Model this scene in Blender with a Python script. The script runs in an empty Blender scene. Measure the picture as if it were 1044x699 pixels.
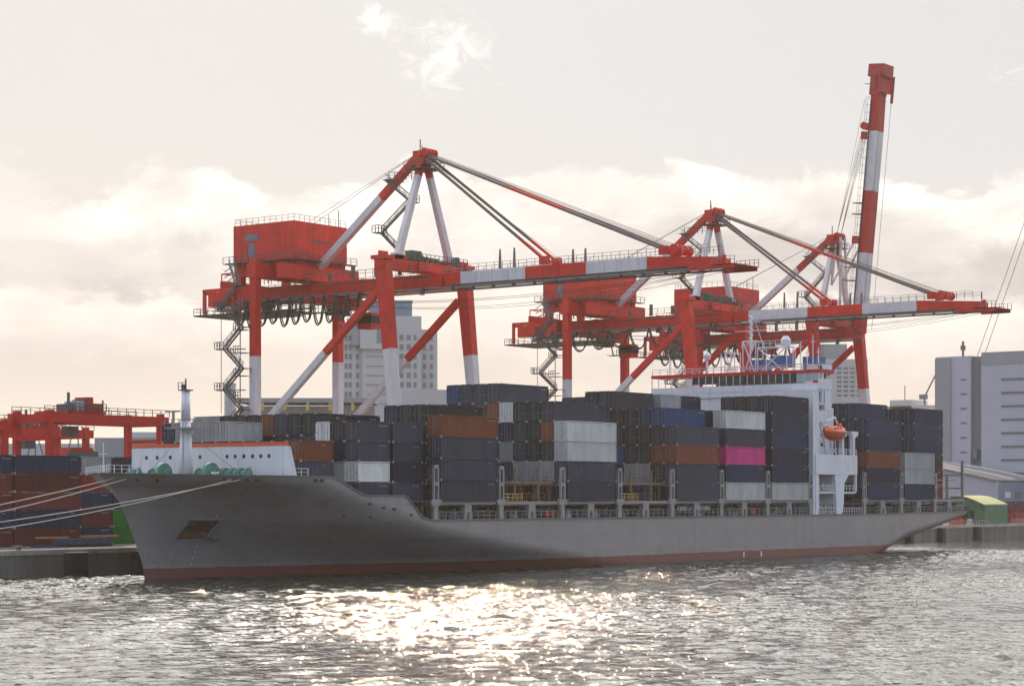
import bpy, math, random
import numpy as np
from mathutils import Vector
random.seed(7)
S = bpy.context.scene
COL = S.collection
R = math.radians
# ------------------------------------------------------------------ frame of the place
# x runs along the quay (bow -> stern), y from the open water towards the land, z up, water at 0
CAMZ = 10.6; YAW = R(37.2)
SHIPY = 191.1; HBM = 16.1           # centre line and half beam of the ship
QY = 210.5; QZ = 3.2                # quay face and quay level
SUN_AZ = R(39.4); SUN_EL = R(29)

# ------------------------------------------------------------------ materials
def mat(name, col, rough=.6, metal=0, noise=.0, nscale=.6, dirt=None, dirtamt=0, bump=0, spec=.4, objrand=0, streak=False):
    m = bpy.data.materials.new(name); m.use_nodes = True
    nt = m.node_tree; N = nt.nodes; L = nt.links
    b = N['Principled BSDF']; b.inputs['Roughness'].default_value = rough; b.inputs['Metallic'].default_value = metal
    b.inputs['Specular IOR Level'].default_value = spec
    b.inputs['Base Color'].default_value = (*col, 1)
    cur = None
    if noise or dirtamt or objrand:
        tc = N.new('ShaderNodeNewGeometry')
        mp = N.new('ShaderNodeMapping'); L.new(tc.outputs['Position'], mp.inputs['Vector'])
        mp.inputs['Scale'].default_value = (1, 1, .22 if streak else 1)
        n1 = N.new('ShaderNodeTexNoise'); n1.inputs['Scale'].default_value = nscale; n1.inputs['Detail'].default_value = 6
        L.new(mp.outputs[0], n1.inputs['Vector'])
        rgb = N.new('ShaderNodeRGB'); rgb.outputs[0].default_value = (*col, 1); cur = rgb.outputs[0]
        if noise:
            mr = N.new('ShaderNodeMapRange'); mr.inputs[1].default_value = .3; mr.inputs[2].default_value = .7
            mr.inputs[3].default_value = 1 - noise; mr.inputs[4].default_value = 1 + noise
            L.new(n1.outputs['Fac'], mr.inputs[0])
            vm = N.new('ShaderNodeVectorMath'); vm.operation = 'SCALE'
            L.new(cur, vm.inputs[0]); L.new(mr.outputs[0], vm.inputs['Scale']); cur = vm.outputs[0]
        if objrand:
            oi = N.new('ShaderNodeObjectInfo')
            mr = N.new('ShaderNodeMapRange'); mr.inputs[3].default_value = 1 - objrand; mr.inputs[4].default_value = 1 + objrand
            L.new(oi.outputs['Random'], mr.inputs[0])
            vm = N.new('ShaderNodeVectorMath'); vm.operation = 'SCALE'
            L.new(cur, vm.inputs[0]); L.new(mr.outputs[0], vm.inputs['Scale']); cur = vm.outputs[0]
        if dirtamt:
            n2 = N.new('ShaderNodeTexNoise'); n2.inputs['Scale'].default_value = nscale * 2.3; n2.inputs['Detail'].default_value = 8
            n2.inputs['Roughness'].default_value = .7
            L.new(mp.outputs[0], n2.inputs['Vector'])
            mr = N.new('ShaderNodeMapRange'); mr.inputs[1].default_value = .52; mr.inputs[2].default_value = .72
            mr.inputs[4].default_value = dirtamt
            L.new(n2.outputs['Fac'], mr.inputs[0])
            mx = N.new('ShaderNodeMixRGB'); L.new(mr.outputs[0], mx.inputs[0]); L.new(cur, mx.inputs[1])
            mx.inputs[2].default_value = (*(dirt or (.1, .06, .04)), 1); cur = mx.outputs[0]
        L.new(cur, b.inputs['Base Color'])
        if bump:
            bp = N.new('ShaderNodeBump'); bp.inputs['Strength'].default_value = bump; bp.inputs['Distance'].default_value = .1
            L.new(n1.outputs['Fac'], bp.inputs['Height']); L.new(bp.outputs[0], b.inputs['Normal'])
    return m
RUST = (.11, .045, .022)
RED = mat('crane_red_paint', (.56, .022, .012), .5, spec=.2, noise=.16, nscale=.5, dirt=(.3, .035, .02), dirtamt=.4)
REDB = mat('bright_red_paint', (.46, .014, .014), .5, spec=.2, noise=.1, nscale=.5, dirt=(.3, .02, .02), dirtamt=.4)
WHT = mat('crane_white_paint', (.60, .56, .56), .5, noise=.1, nscale=.6, dirt=(.30, .27, .26), dirtamt=.5, streak=True)
DSTEEL = mat('dark_galvanised_steel', (.10, .095, .095), .6, .3, noise=.2, nscale=1.5)
GSTEEL = mat('grey_steel', (.26, .25, .25), .6, .2, noise=.15, nscale=1.5)
CABLE = mat('black_cable', (.03, .028, .028), .6)
STAYM = mat('stay_grey', (.14, .10, .10), .55, noise=.15)
SHIPW = mat('ship_white_paint', (.62, .63, .67), .45, noise=.05, nscale=.5, dirt=(.36, .30, .25), dirtamt=.5, streak=True)
SHIPR = mat('ship_orange_red_paint', (.62, .085, .025), .5, noise=.08)
SHIPG = mat('ship_grey_paint', (.17, .165, .165), .55, noise=.12, nscale=.8, dirt=RUST, dirtamt=.55, streak=True)
DECKM = mat('deck_brown', (.10, .062, .042), .75, noise=.3, nscale=.8, dirt=(.05, .04, .035), dirtamt=.6)
COAM = mat('coaming_tan', (.17, .125, .09), .7, noise=.25, nscale=1.2, dirt=(.08, .05, .03), dirtamt=.7)
GREENW = mat('winch_green', (.085, .21, .17), .5, noise=.25, nscale=1.5, dirt=(.2, .28, .26), dirtamt=.2)
GLASS = mat('dark_glass', (.012, .013, .015), .12, spec=.25)
PGLASS = mat('pale_glass', (.25, .33, .35), .15, spec=.7)
BOATO = mat('lifeboat_orange', (.62, .075, .02), .4, noise=.1, nscale=1)
TANKB = mat('tank_blue', (.025, .09, .26), .45, noise=.1)
YEL = mat('yellow_paint', (.55, .36, .04), .5, noise=.1)
ROPE = mat('mooring_rope', (.55, .50, .43), .8)
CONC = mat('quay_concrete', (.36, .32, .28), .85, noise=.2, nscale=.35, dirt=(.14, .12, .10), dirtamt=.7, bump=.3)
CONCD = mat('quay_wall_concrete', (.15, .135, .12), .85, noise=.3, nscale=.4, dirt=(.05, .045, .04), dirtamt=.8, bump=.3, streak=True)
RUB = mat('fender_rubber', (.025, .025, .025), .7, noise=.2)
BW1 = mat('building_pale', (.46, .44, .43), .8, noise=.05, nscale=.1)
BW2 = mat('building_grey', (.27, .27, .285), .8, noise=.06, nscale=.1)
BW3 = mat('building_lilac', (.40, .39, .44), .75, noise=.05, nscale=.1)
BW4 = mat('building_slate', (.16, .16, .175), .75, noise=.06, nscale=.1)
BWIN = mat('building_window', (.17, .18, .20), .2, noise=.1)
BTEAL = mat('building_blue_glass', (.12, .20, .26), .2, noise=.1, nscale=.3)
ROOFM = mat('shed_roof_metal', (.22, .19, .18), .45, noise=.12, nscale=.4)
ROOFL = mat('shed_roof_light', (.6, .58, .55), .4)
SHEDG = mat('shed_green', (.045, .12, .065), .6, noise=.15)
SHEDY = mat('shed_yellow_roof', (.36, .36, .14), .6, noise=.1)
CASTM = mat('corner_casting_grey', (.33, .31, .28), .6)
MARKM = mat('stencil_white', (.28, .28, .30), .6)
LETM = mat('faded_lettering', (.075, .08, .10), .6)
RODM = mat('locking_rod_grey', (.20, .19, .19), .5, .3)

CC = {   # container paints
 'dark navy':   (.018, .024, .052), 'navy blue': (.018, .034, .082), 'slate grey': (.048, .052, .078),
 'blue':        (.025, .075, .20),  'rust brown': (.23, .062, .030), 'maroon': (.13, .024, .026),
 'off white': (.66, .65, .62),    'pale grey': (.33, .34, .345), 'green': (.03, .17, .03),
 'pink':        (.62, .045, .22),   'charcoal': (.026, .027, .035), 'red': (.30, .03, .02), 'white': (.62, .62, .62),
}
CM = {k: mat('container_' + k.replace(' ', '_'), tuple(c * .82 for c in v), .55, noise=.16, nscale=.7, spec=.15, dirt=(.09, .055, .04), dirtamt=.22, objrand=.28, streak=True) for k, v in CC.items()}

# ------------------------------------------------------------------ mesh builder
class MB:
    def __init__(s): s.v = []; s.f = []; s.m = []
    def add(s, vs, fs, m=0):
        o = len(s.v); s.v += [tuple(v) for v in vs]; s.f += [tuple(i + o for i in f) for f in fs]; s.m += [m] * len(fs)
    def box(s, x0, x1, y0, y1, z0, z1, m=0):
        s.add([(x0, y0, z0), (x1, y0, z0), (x1, y1, z0), (x0, y1, z0), (x0, y0, z1), (x1, y0, z1), (x1, y1, z1), (x0, y1, z1)],
              [(0, 3, 2, 1), (4, 5, 6, 7), (0, 1, 5, 4), (1, 2, 6, 5), (2, 3, 7, 6), (3, 0, 4, 7)], m)
        return s
    def beam(s, p, q, w, h=None, m=0, w2=None, h2=None, up=(0, 0, 1)):
        h = h or w; w2 = w2 or w; h2 = h2 or h
        p = Vector(p); q = Vector(q); d = (q - p).normalized(); u = Vector(up)
        if abs(d.dot(u)) > .95: u = Vector((0, 1, 0))
        a = d.cross(u).normalized(); b = a.cross(d).normalized()
        vs = [p + a * (i * w / 2) + b * (j * h / 2) for i, j in ((-1, -1), (1, -1), (1, 1), (-1, 1))]
        vs += [q + a * (i * w2 / 2) + b * (j * h2 / 2) for i, j in ((-1, -1), (1, -1), (1, 1), (-1, 1))]
        s.add(vs, [(0, 3, 2, 1), (4, 5, 6, 7), (0, 1, 5, 4), (1, 2, 6, 5), (2, 3, 7, 6), (3, 0, 4, 7)], m); return s
    def banded(s, p, q, w, h, bands, w2=None, h2=None):
        """bands: list of (t_end, material index)"""
        p = Vector(p); q = Vector(q); w2 = w2 or w; h2 = h2 or h; t0 = 0
        for t1, m in bands:
            if t1 <= t0: continue
            s.beam(p.lerp(q, t0), p.lerp(q, t1), w + (w2 - w) * t0, h + (h2 - h) * t0, m, w + (w2 - w) * t1, h + (h2 - h) * t1); t0 = t1
        return s
    def tube(s, p, q, r, n=8, m=0, r2=None, cap=True):
        p = Vector(p); q = Vector(q); d = (q - p).normalized(); u = Vector((0, 0, 1)) if abs(d.z) < .9 else Vector((1, 0, 0))
        a = d.cross(u).normalized(); b = a.cross(d); r2 = r if r2 is None else r2
        vs = [c + (a * math.cos(2 * math.pi * i / n) + b * math.sin(2 * math.pi * i / n)) * rr for c, rr in ((p, r), (q, r2)) for i in range(n)]
        fs = [(i, (i + 1) % n, n + (i + 1) % n, n + i) for i in range(n)]
        if cap: fs += [tuple(range(n))[::-1], tuple(range(n, 2 * n))]
        s.add(vs, fs, m); return s
    def path(s, pts, r, n=5, m=0):
        for a, b in zip(pts, pts[1:]): s.tube(a, b, r, n, m, cap=False)
        return s
    def prism(s, poly, axis, a0, a1, m=0):
        """poly in the two other axes, extruded along axis"""
        n = len(poly); vs = []
        for a in (a0, a1):
            for (u, v) in poly: vs.append({'x': (a, u, v), 'y': (u, a, v), 'z': (u, v, a)}[axis])
        s.add(vs, [tuple(range(n)), tuple(range(2 * n - 1, n - 1, -1))] + [(i, n + i, n + (i + 1) % n, (i + 1) % n) for i in range(n)], m); return s
    def rail(s, p, q, h=1.1, step=1.6, r=.035, m=0):
        p = Vector(p); q = Vector(q); L = (q - p).length; n = max(1, round(L / step)); z = Vector((0, 0, h))
        for i in range(n + 1):
            a = p.lerp(q, i / n); s.beam(a, a + z, r * 2, m=m)
        s.beam(p + z, q + z, r * 2, m=m); s.beam(p + z * .55, q + z * .55, r * 1.4, m=m); return s
    def build(s, name, mats, parent=None, smooth=False, kind=None, org=None):
        if not isinstance(mats, (list, tuple)): mats = [mats]
        o = bpy.data.objects.new(name, None)
        me = bpy.data.meshes.new(name)
        off = Vector(org) if org is not None else (Vector(parent['_o']) if parent is not None and '_o' in parent else Vector((0, 0, 0)))
        me.from_pydata([tuple(Vector(v) - off) for v in s.v], [], s.f)
        for mm in mats: me.materials.append(mm)
        me.polygons.foreach_set('material_index', s.m)
        if smooth: me.polygons.foreach_set('use_smooth', [True] * len(s.f))
        me.update()
        bpy.data.objects.remove(o); o = bpy.data.objects.new(name, me); COL.objects.link(o)
        if parent is not None:
            o.parent = parent
            if '_o' in parent: o['_o'] = parent['_o']
        elif org is not None: o.location = org
        if kind: o['kind'] = kind
        return o
def thing(name, label, cat, loc, group=None):
    o = bpy.data.objects.new(name, None); COL.objects.link(o); o.location = loc; o['_o'] = tuple(float(c) for c in loc)
    o['label'] = label; o['category'] = cat
    if group: o['group'] = group
    return o
def tag(o, label, cat, group=None):
    o['label'] = label; o['category'] = cat
    if group: o['group'] = group
    return o
def lerp_tab(tab, x):
    if x <= tab[0][0]: return tab[0][1]
    for (a, b), (c, d) in zip(tab, tab[1:]):
        if x <= c: return b + (d - b) * (x - a) / (c - a)
    return tab[-1][1]
def sm_tab(tab, x):       # smooth-stepped table
    return lerp_tab(tab, x)

# ------------------------------------------------------------------ setting: land and water
m = MB()
m.box(-600, 2600, QY + .35, 3000, -4, QZ - .004, 0)
m.build('quay_ground', mat('yard_asphalt', (.11, .10, .095), .9, noise=.25, nscale=.2), kind='structure')
m = MB()
m.box(-600, 2600, QY + .36, QY + 9.5, QZ, QZ + .004 + .02, 0)
m.build('quay_apron', CONC, kind='structure')
qw = MB(); x = 40
while x < 700:
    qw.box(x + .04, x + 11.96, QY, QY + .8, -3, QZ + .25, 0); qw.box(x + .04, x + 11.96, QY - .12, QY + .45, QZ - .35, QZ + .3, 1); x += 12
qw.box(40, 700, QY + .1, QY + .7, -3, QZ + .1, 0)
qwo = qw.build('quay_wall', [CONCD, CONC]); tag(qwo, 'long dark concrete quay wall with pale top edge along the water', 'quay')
# fenders and bollards on the quay
def fender(x, label, w=3.2):
    b = MB(); b.box(x, x + w, QY - 1.1, QY - .13, -.2, QZ - .2, 0); b.box(x + .15, x + w - .15, QY - 1.25, QY - 1.1, .2, QZ - .5, 1)
    b.box(x, x + w, QY - 1.15, QY - .13, QZ - .25, QZ - .1, 2)
    tag(b.build('fender', [RUB, RUB, GSTEEL]), label, 'fender', 'rubber fenders on the quay wall')
fender(181.5, 'black rubber fender on the quay wall left of the bow, farther from the ship')
fender(193.4, 'black rubber fender on the quay wall right beside the bow', 5)
fender(420, 'black fender on the right quay wall just past the stern', 2)
fender(436, 'black fender on the right quay wall in front of the green shed', 2)
fender(455, 'black fender on the right quay wall right of the green shed', 2)
def bollard(x, y, label):
    b = MB(); b.tube((x, y, QZ), (x, y, QZ + .6), .3, 10); b.tube((x, y, QZ + .6), (x, y, QZ + .85), .5, 10); b.box(x - .5, x + .5, y - .5, y + .5, QZ, QZ + .08)
    tag(b.build('bollard', DSTEEL), label, 'bollard', 'mooring bollards on the quay edge')
bollard(175.3, 211.9, 'squat dark bollard on the sunlit quay edge left of the bow')
bollard(128, 211.6, 'mooring bollard holding the upper pair of bow lines')
bollard(118, 211.6, 'mooring bollard holding the lower pair of bow lines')
bollard(440, 211.6, 'small bollard on the quay edge by the green shed')

# water: one sheet, finely waved where it is near
def axis(lo, f0, f1, hi, step):
    a = []; x = f0; s = step
    while x > lo: s *= 1.25; x -= s; a.append(x)
    a = a[::-1] + list(np.arange(f0, f1, step)); s = step; x = a[-1]
    while x < hi: s *= 1.25; x += s; a.append(x)
    return np.array(a)
gx = axis(-1500, 35, 390, 2500, .42); gy = axis(-1200, 25, QY - .2, QY + .3, .36); gy = gy[gy < QY + .3]
GX, GY = np.meshgrid(gx, gy)
rng = np.random.RandomState(3); HZ = np.zeros_like(GX)
wind = R(222)
for i in range(72):
    lam = 1.05 * (4.2 / 1.05) ** rng.rand(); th = wind + rng.randn() * .5; k = 2 * math.pi / lam
    amp = .0068 * lam
    ph = rng.rand() * 6.283
    arg = k * (GX * math.cos(th) + GY * math.sin(th)) + ph
    HZ += amp * (np.sin(arg) + .25 * np.sin(2 * arg + .6))
HZ *= (.75 + .45 * np.sin(GX * .043 + GY * .031 + 1) * np.sin(GX * .027 - GY * .051))
fx = np.clip((GX - 30) / 15, 0, 1) * np.clip((400 - GX) / 30, 0, 1) * np.clip((GY - 20) / 15, 0, 1)
HZ *= fx * np.clip((QY + 1 - GY) / 3, .3, 1)
nv = GX.size; co = np.empty((nv, 3)); co[:, 0] = GX.ravel(); co[:, 1] = GY.ravel(); co[:, 2] = HZ.ravel()
ny, nx = GX.shape; idx = np.arange(nv).reshape(ny, nx)
q = np.stack([idx[:-1, :-1], idx[:-1, 1:], idx[1:, 1:], idx[1:, :-1]], -1).reshape(-1, 4)
me = bpy.data.meshes.new('water'); me.vertices.add(nv); me.vertices.foreach_set('co', co.ravel())
me.loops.add(q.size); me.loops.foreach_set('vertex_index', q.ravel().astype(np.int32))
me.polygons.add(len(q)); me.polygons.foreach_set('loop_start', np.arange(0, q.size, 4, dtype=np.int32))
me.polygons.foreach_set('use_smooth', np.ones(len(q), dtype=bool)); me.update(calc_edges=True); me.validate()
wo = bpy.data.objects.new('water', me); COL.objects.link(wo); wo['kind'] = 'structure'
wm = bpy.data.materials.new('harbour_water'); wm.use_nodes = True; nt = wm.node_tree; N = nt.nodes; L = nt.links
b = N['Principled BSDF']; b.inputs['Base Color'].default_value = (.030, .028, .022, 1); b.inputs['Roughness'].default_value = .03
b.inputs['IOR'].default_value = 1.333; b.inputs['Specular IOR Level'].default_value = .5
g = N.new('ShaderNodeNewGeometry')
prev = None
for sc, st, dist in ((1.3, .66, .045), (3.2, .55, .022), (9, .35, .006)):
    mp = N.new('ShaderNodeMapping'); mp.inputs['Rotation'].default_value = (0, 0, R(20)); mp.inputs['Scale'].default_value = (1, .62, 1)
    L.new(g.outputs['Position'], mp.inputs['Vector'])
    n = N.new('ShaderNodeTexNoise'); n.inputs['Scale'].default_value = sc; n.inputs['Detail'].default_value = 3; n.inputs['Distortion'].default_value = .4
    L.new(mp.outputs[0], n.inputs['Vector'])
    bp = N.new('ShaderNodeBump'); bp.inputs['Strength'].default_value = st; bp.inputs['Distance'].default_value = dist * 4
    L.new(n.outputs['Fac'], bp.inputs['Height'])
    if prev: L.new(prev.outputs[0], bp.inputs['Normal'])
    prev = bp
L.new(prev.outputs[0], b.inputs['Normal'])
me.materials.append(wm)

# ------------------------------------------------------------------ container meshes
def container_mesh(L_, H_, var=0):
    """origin at the outer bottom corner that looks at the camera (-x,-y); body corrugated, frame proud"""
    W = 2.44; b = MB(); n = int(L_ / .46); dep = .05
    def corr(P0, ux, length, nrm, m):
        # corrugated panel from P0 along ux, going up; nrm outward
        k = int(length / .46); st = length / k; pts = []
        for i in range(k):
            a = i * st
            pts += [(a, 0), (a + st * .32, 0), (a + st * .5, 1), (a + st * .82, 1)]
        pts.append((length, 0)); vs = []
        for (t, dd) in pts:
            p = Vector(P0) + Vector(ux) * t - Vector(nrm) * (dep * dd)
            vs += [p, p + Vector((0, 0, H_ - .32))]
        fs = [(2 * i, 2 * i + 2, 2 * i + 3, 2 * i + 1) for i in range(len(pts) - 1)]
        b.add(vs, fs, m)
    g = .06
    corr((.12, g, .16), (1, 0, 0), L_ - .24, (0, -1, 0), 0)
    corr((.12, W - g, .16), (1, 0, 0), L_ - .24, (0, 1, 0), 0)
    corr((L_ - g, .12, .16), (0, 1, 0), W - .24, (1, 0, 0), 0)
    b.box(g, .2, .12, W - .12, .16, H_ - .16, 0)                       # door plane
    b.box(.1, L_ - .1, .1, W - .1, H_ - .12, H_ - .03, 0); b.box(.1, L_ - .1, .1, W - .1, .06, .16, 0)
    for x in (0, L_ - .14):
        for y in (0, W - .14): b.box(x, x + .14, y, y + .14, .17, H_ - .17, 0)
    for z in (.0, H_ - .13):
        for y in (.01, W - .09): b.box(.19, L_ - .19, y, y + .08, z + .01, z + .14, 0)
        for x in (.01, L_ - .13): b.box(x, x + .12, .17, W - .17, z + .01, z + .14, 0)
        for x in (-.01, L_ - .19):
            for y in (-.01, W - .17): b.box(x, x + .2, y, y + .18, z - .01 if z < 1 else z, z + .16 if z < 1 else z + .135, 1)
    # stencilled marks, upper right of the sides
    rr = random.Random(int(L_ * 10) + var)
    for k in range(4 + 2 * var): b.box(L_ - 2.0 + k * .17, L_ - 2.0 + k * .17 + .1, .045, .056, H_ - .58, H_ - .46, 2)
    if var == 1:
        for k in range(9): b.box(L_ * .3 + k * .5, L_ * .3 + k * .5 + .34, .045, .056, H_ * .42, H_ * .42 + .5 + .15 * (k % 2), 3) if L_ > 8 and k not in (4,) else None
    me = bpy.data.meshes.new('container'); me.from_pydata(b.v, [], b.f); me.polygons.foreach_set('material_index', b.m)
    for mm in (CM['dark navy'], CASTM, MARKM, LETM): me.materials.append(mm)
    me.update(); return me
def door_mesh(H_):
    b = MB()
    for y in (.42, .92, 1.48, 2.0): b.tube((.025, y, .15), (.025, y, H_ - .15), .03, 5, 0)
    for y in (.42, 2.0): b.box(-.005, .03, y - .05, y + .35, 1.15, 1.23, 0)
    b.box(.03, .06, 1.19, 1.24, .16, H_ - .16, 0)
    me = bpy.data.meshes.new('door_gear'); me.from_pydata(b.v, [], b.f); me.materials.append(RODM); me.update(); return me
HC, ST = 2.87, 2.58
CMESH = {}; DMESH = {}
def container(x, y, z, L_, H_, colour, label, group, door=True):
    key = (round(L_, 1), H_, random.choice((0, 0, 2, 3)))
    if colour in ('off white', 'pale grey', 'white', 'pink'): key = (key[0], key[1], 0)
    if key not in CMESH: CMESH[key] = container_mesh(L_, H_, key[2])
    if H_ not in DMESH: DMESH[H_] = door_mesh(H_)
    o = bpy.data.objects.new('shipping_container', CMESH[key]); COL.objects.link(o); o.location = (x, y, z)
    o.material_slots[0].link = 'OBJECT'; o.material_slots[0].material = CM[colour]
    tag(o, label, 'container', group)
    if door:
        d = bpy.data.objects.new('door_gear', DMESH[H_]); COL.objects.link(d); d.parent = o
    return o
ORD = ['', 'first', 'second', 'third', 'fourth', 'fifth', 'sixth', 'seventh', 'eighth', 'ninth', 'tenth', 'eleventh', 'twelfth', 'thirteenth']
W = 2.48
# bays on the ship: name, x0, length, y of near row, [ (rows heights) ], tier height by row, colours {(row,tier)}
nv_, dn, sl, bl, rb, ma, ow, pg, gr, pk, ch, wh = 'navy blue', 'dark navy', 'slate grey', 'blue', 'rust brown', 'maroon', 'off white', 'pale grey', 'green', 'pink', 'charcoal', 'white'
BAYS = [
 dict(n='foremost bay behind the breakwater', x=192.4, L=6.06, y=179.0, h=[3, 3, 3, 3, 3, 4, 4, 4, 4, 4], H=[ST] * 10,
      c={(0, 3): rb, (0, 2): sl, (0, 1): sl, (5, 4): pg, (6, 4): pg, (7, 4): pg, (8, 4): pg, (9, 4): dn, (1, 3): ch, (4, 3): ma}),
 dict(n='fore half of the second bay', x=201.0, L=6.06, y=177.0, h=[4] * 12, H=[ST] * 3 + [HC] * 9,
      c={(0, 4): sl, (0, 3): sl, (0, 2): ow, (0, 1): sl, (1, 4): ch, (1, 3): dn, (1, 2): pg, (1, 1): ma, (2, 4): ow, (2, 3): gr, (2, 2): pg,
         (3, 4): ch, (4, 4): ch, (5, 4): sl, (6, 4): rb, (7, 4): ch, (8, 4): ch, (9, 4): ch, (10, 4): pg, (11, 4): pg}),
 dict(n='aft half of the second bay', x=207.7, L=6.06, y=177.0, h=[4] * 12, H=[ST] * 3 + [HC] * 9, c={(0, 4): sl, (0, 3): sl, (0, 2): dn, (0, 1): sl, (3, 4): dn}),
 dict(n='third bay from the bow', x=215.1, L=12.19, y=175.0, h=[4, 5, 5, 5, 4, 4, 4, 4, 4, 4, 4, 4, 4], H=[HC, ST, ST, ST] + [ST] * 9,
      c={(0, 4): rb, (0, 3): sl, (0, 2): sl, (0, 1): sl, (1, 5): ch, (2, 5): ch, (3, 5): dn, (1, 4): dn}),
 dict(n='bay between the two empty slots', x=243.8, L=12.19, y=175.0, h=[4, 5, 5, 5, 5, 6, 6, 6, 6, 5, 5, 5, 5], H=[HC] * 13,
      c={(0, 4): ow, (0, 3): ow, (0, 2): sl, (0, 1): sl, (1, 5): sl, (2, 5): ch, (3, 5): ch, (4, 5): ow, (5, 5): rb, (1, 4): rb, (2, 4): ch, (3, 4): ch, (4, 4): dn,
         (1, 3): ch, (2, 3): ch, (3, 3): dn, (4, 3): pg, (1, 2): pg, (2, 2): pg, (3, 2): pg, (5, 6): sl, (6, 6): sl, (7, 6): sl, (8, 6): bl, (1, 1): rb, (2, 1): ma, (3, 1): ma}),
 dict(n='bay aft of the second empty slot', x=272.5, L=12.19, y=175.0, h=[4, 5, 5, 5, 5, 6, 6, 5, 5, 5, 5, 5, 5], H=[HC] * 13,
      c={(0, 4): sl, (0, 3): rb, (0, 2): sl, (0, 1): sl, (1, 5): bl, (2, 5): nv_, (3, 5): ch, (4, 5): ch, (1, 4): ch, (2, 4): ch, (1, 3): rb, (2, 3): ch, (3, 3): dn,
         (1, 2): ch, (3, 2): pg, (2, 2): pg, (5, 6): sl, (6, 6): dn, (5, 5): sl}),
 dict(n='second bay before the bridge', x=286.86, L=12.19, y=175.0, h=[5, 5, 5, 5, 5, 6, 6, 6, 6, 6, 6, 6, 6], H=[HC] * 13,
      c={(0, 5): ow, (0, 4): sl, (0, 3): pk, (0, 2): nv_, (0, 1): ow, (1, 5): dn, (5, 6): pg}),
 dict(n='bay right before the bridge', x=301.3, L=12.19, y=175.0, h=[6, 6, 6, 6, 5, 5, 5, 5, 5, 5, 5, 5, 5], H=[HC] * 13,
      c={(0, 6): dn, (0, 5): nv_, (0, 4): nv_, (0, 3): dn, (0, 2): nv_, (0, 1): ow, (1, 6): dn, (2, 6): ch, (3, 6): dn}),
 dict(n='first bay aft of the bridge', x=334.9, L=12.19, y=175.0, h=[5, 6, 6, 6, 6, 6, 6, 5, 5, 5, 5, 5, 5], H=[HC] * 13,
      c={(0, 5): nv_, (0, 4): nv_, (0, 3): rb, (0, 2): dn, (0, 1): nv_, (1, 6): nv_, (2, 6): dn, (1, 3): ma}),
 dict(n='second bay aft of the bridge', x=349.2, L=12.19, y=175.0, h=[3, 3, 3, 3, 3, 3, 3, 3, 3, 3, 3, 3, 3], H=[HC] * 13,
      c={(0, 3): pg, (0, 2): pg, (0, 1): nv_}),
 dict(n='aftmost bay by the stern', x=362.2, L=12.19, y=179.6, h=[6] * 11, H=[HC] * 11,
      c={(0, 1): rb, (0, 6): nv_, (0, 5): nv_, (0, 4): nv_, (1, 6): dn}),
]
CB = 9.62
def top_of(B, r): return CB + B['H'][r] * B['h'][r]
def row_at(B, y):
    r = round((y - B['y']) / W)
    return r if 0 <= r < len(B['h']) else None
for bi, B in enumerate(BAYS):
    nR = len(B['h'])
    for r in range(nR):
        for t in range(1, B['h'][r] + 1):
            H_ = B['H'][r]; z0 = CB + (t - 1) * H_; z1 = z0 + H_; y = B['y'] + r * W
            top = t == B['h'][r]
            near = r == 0 or top_of(B, r - 1) < z1 - .3
            far = (r == nR - 1 or top_of(B, r + 1) < z1 - .3) and t >= B['h'][r] - 1
            fore = True
            if bi > 0:
                P = BAYS[bi - 1]
                if B['x'] - (P['x'] + P['L']) < 5:
                    pr = row_at(P, y); fore = pr is None or top_of(P, pr) < z1 - .3
            # the front end is hidden in the low parts by the bay ahead
            if bi > 0 and fore and B['x'] - (BAYS[bi - 1]['x'] + BAYS[bi - 1]['L']) > 12 and r > 6 and t < 4: fore = False
            if not (top or near or fore or far or (bi in (1, 3) and r <= 2)): continue
            c = B['c'].get((r, t)) or random.choices([dn, nv_, sl, ch, rb, ma, bl, pg], [6, 5, 4, 5, .7, .5, .4, .25])[0]
            rt = 'nearest' if r == 0 else ('farthest' if r == nR - 1 else ORD[r + 1])
            lab = f"{c} container, {ORD[t]} up in {rt} row, {B['n']}"
            dz = random.uniform(-.02, .02)
            if r == 5 and t == 6 and B['x'] == 286.86:     # two short boxes end to end
                container(B['x'], y, z0, 6.06, H_ - .03, pg, 'pale grey short container on the top tier before the white bridge', 'containers stacked on the ship')
                container(B['x'] + 6.12, y, z0, 6.06, H_ - .03, dn, 'dark short container on the top tier next to the pale grey one', 'containers stacked on the ship')
                continue
            container(B['x'] + dz, y + dz, z0, B['L'], H_ - .03, c, lab, 'containers stacked on the ship', door=fore)

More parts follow.
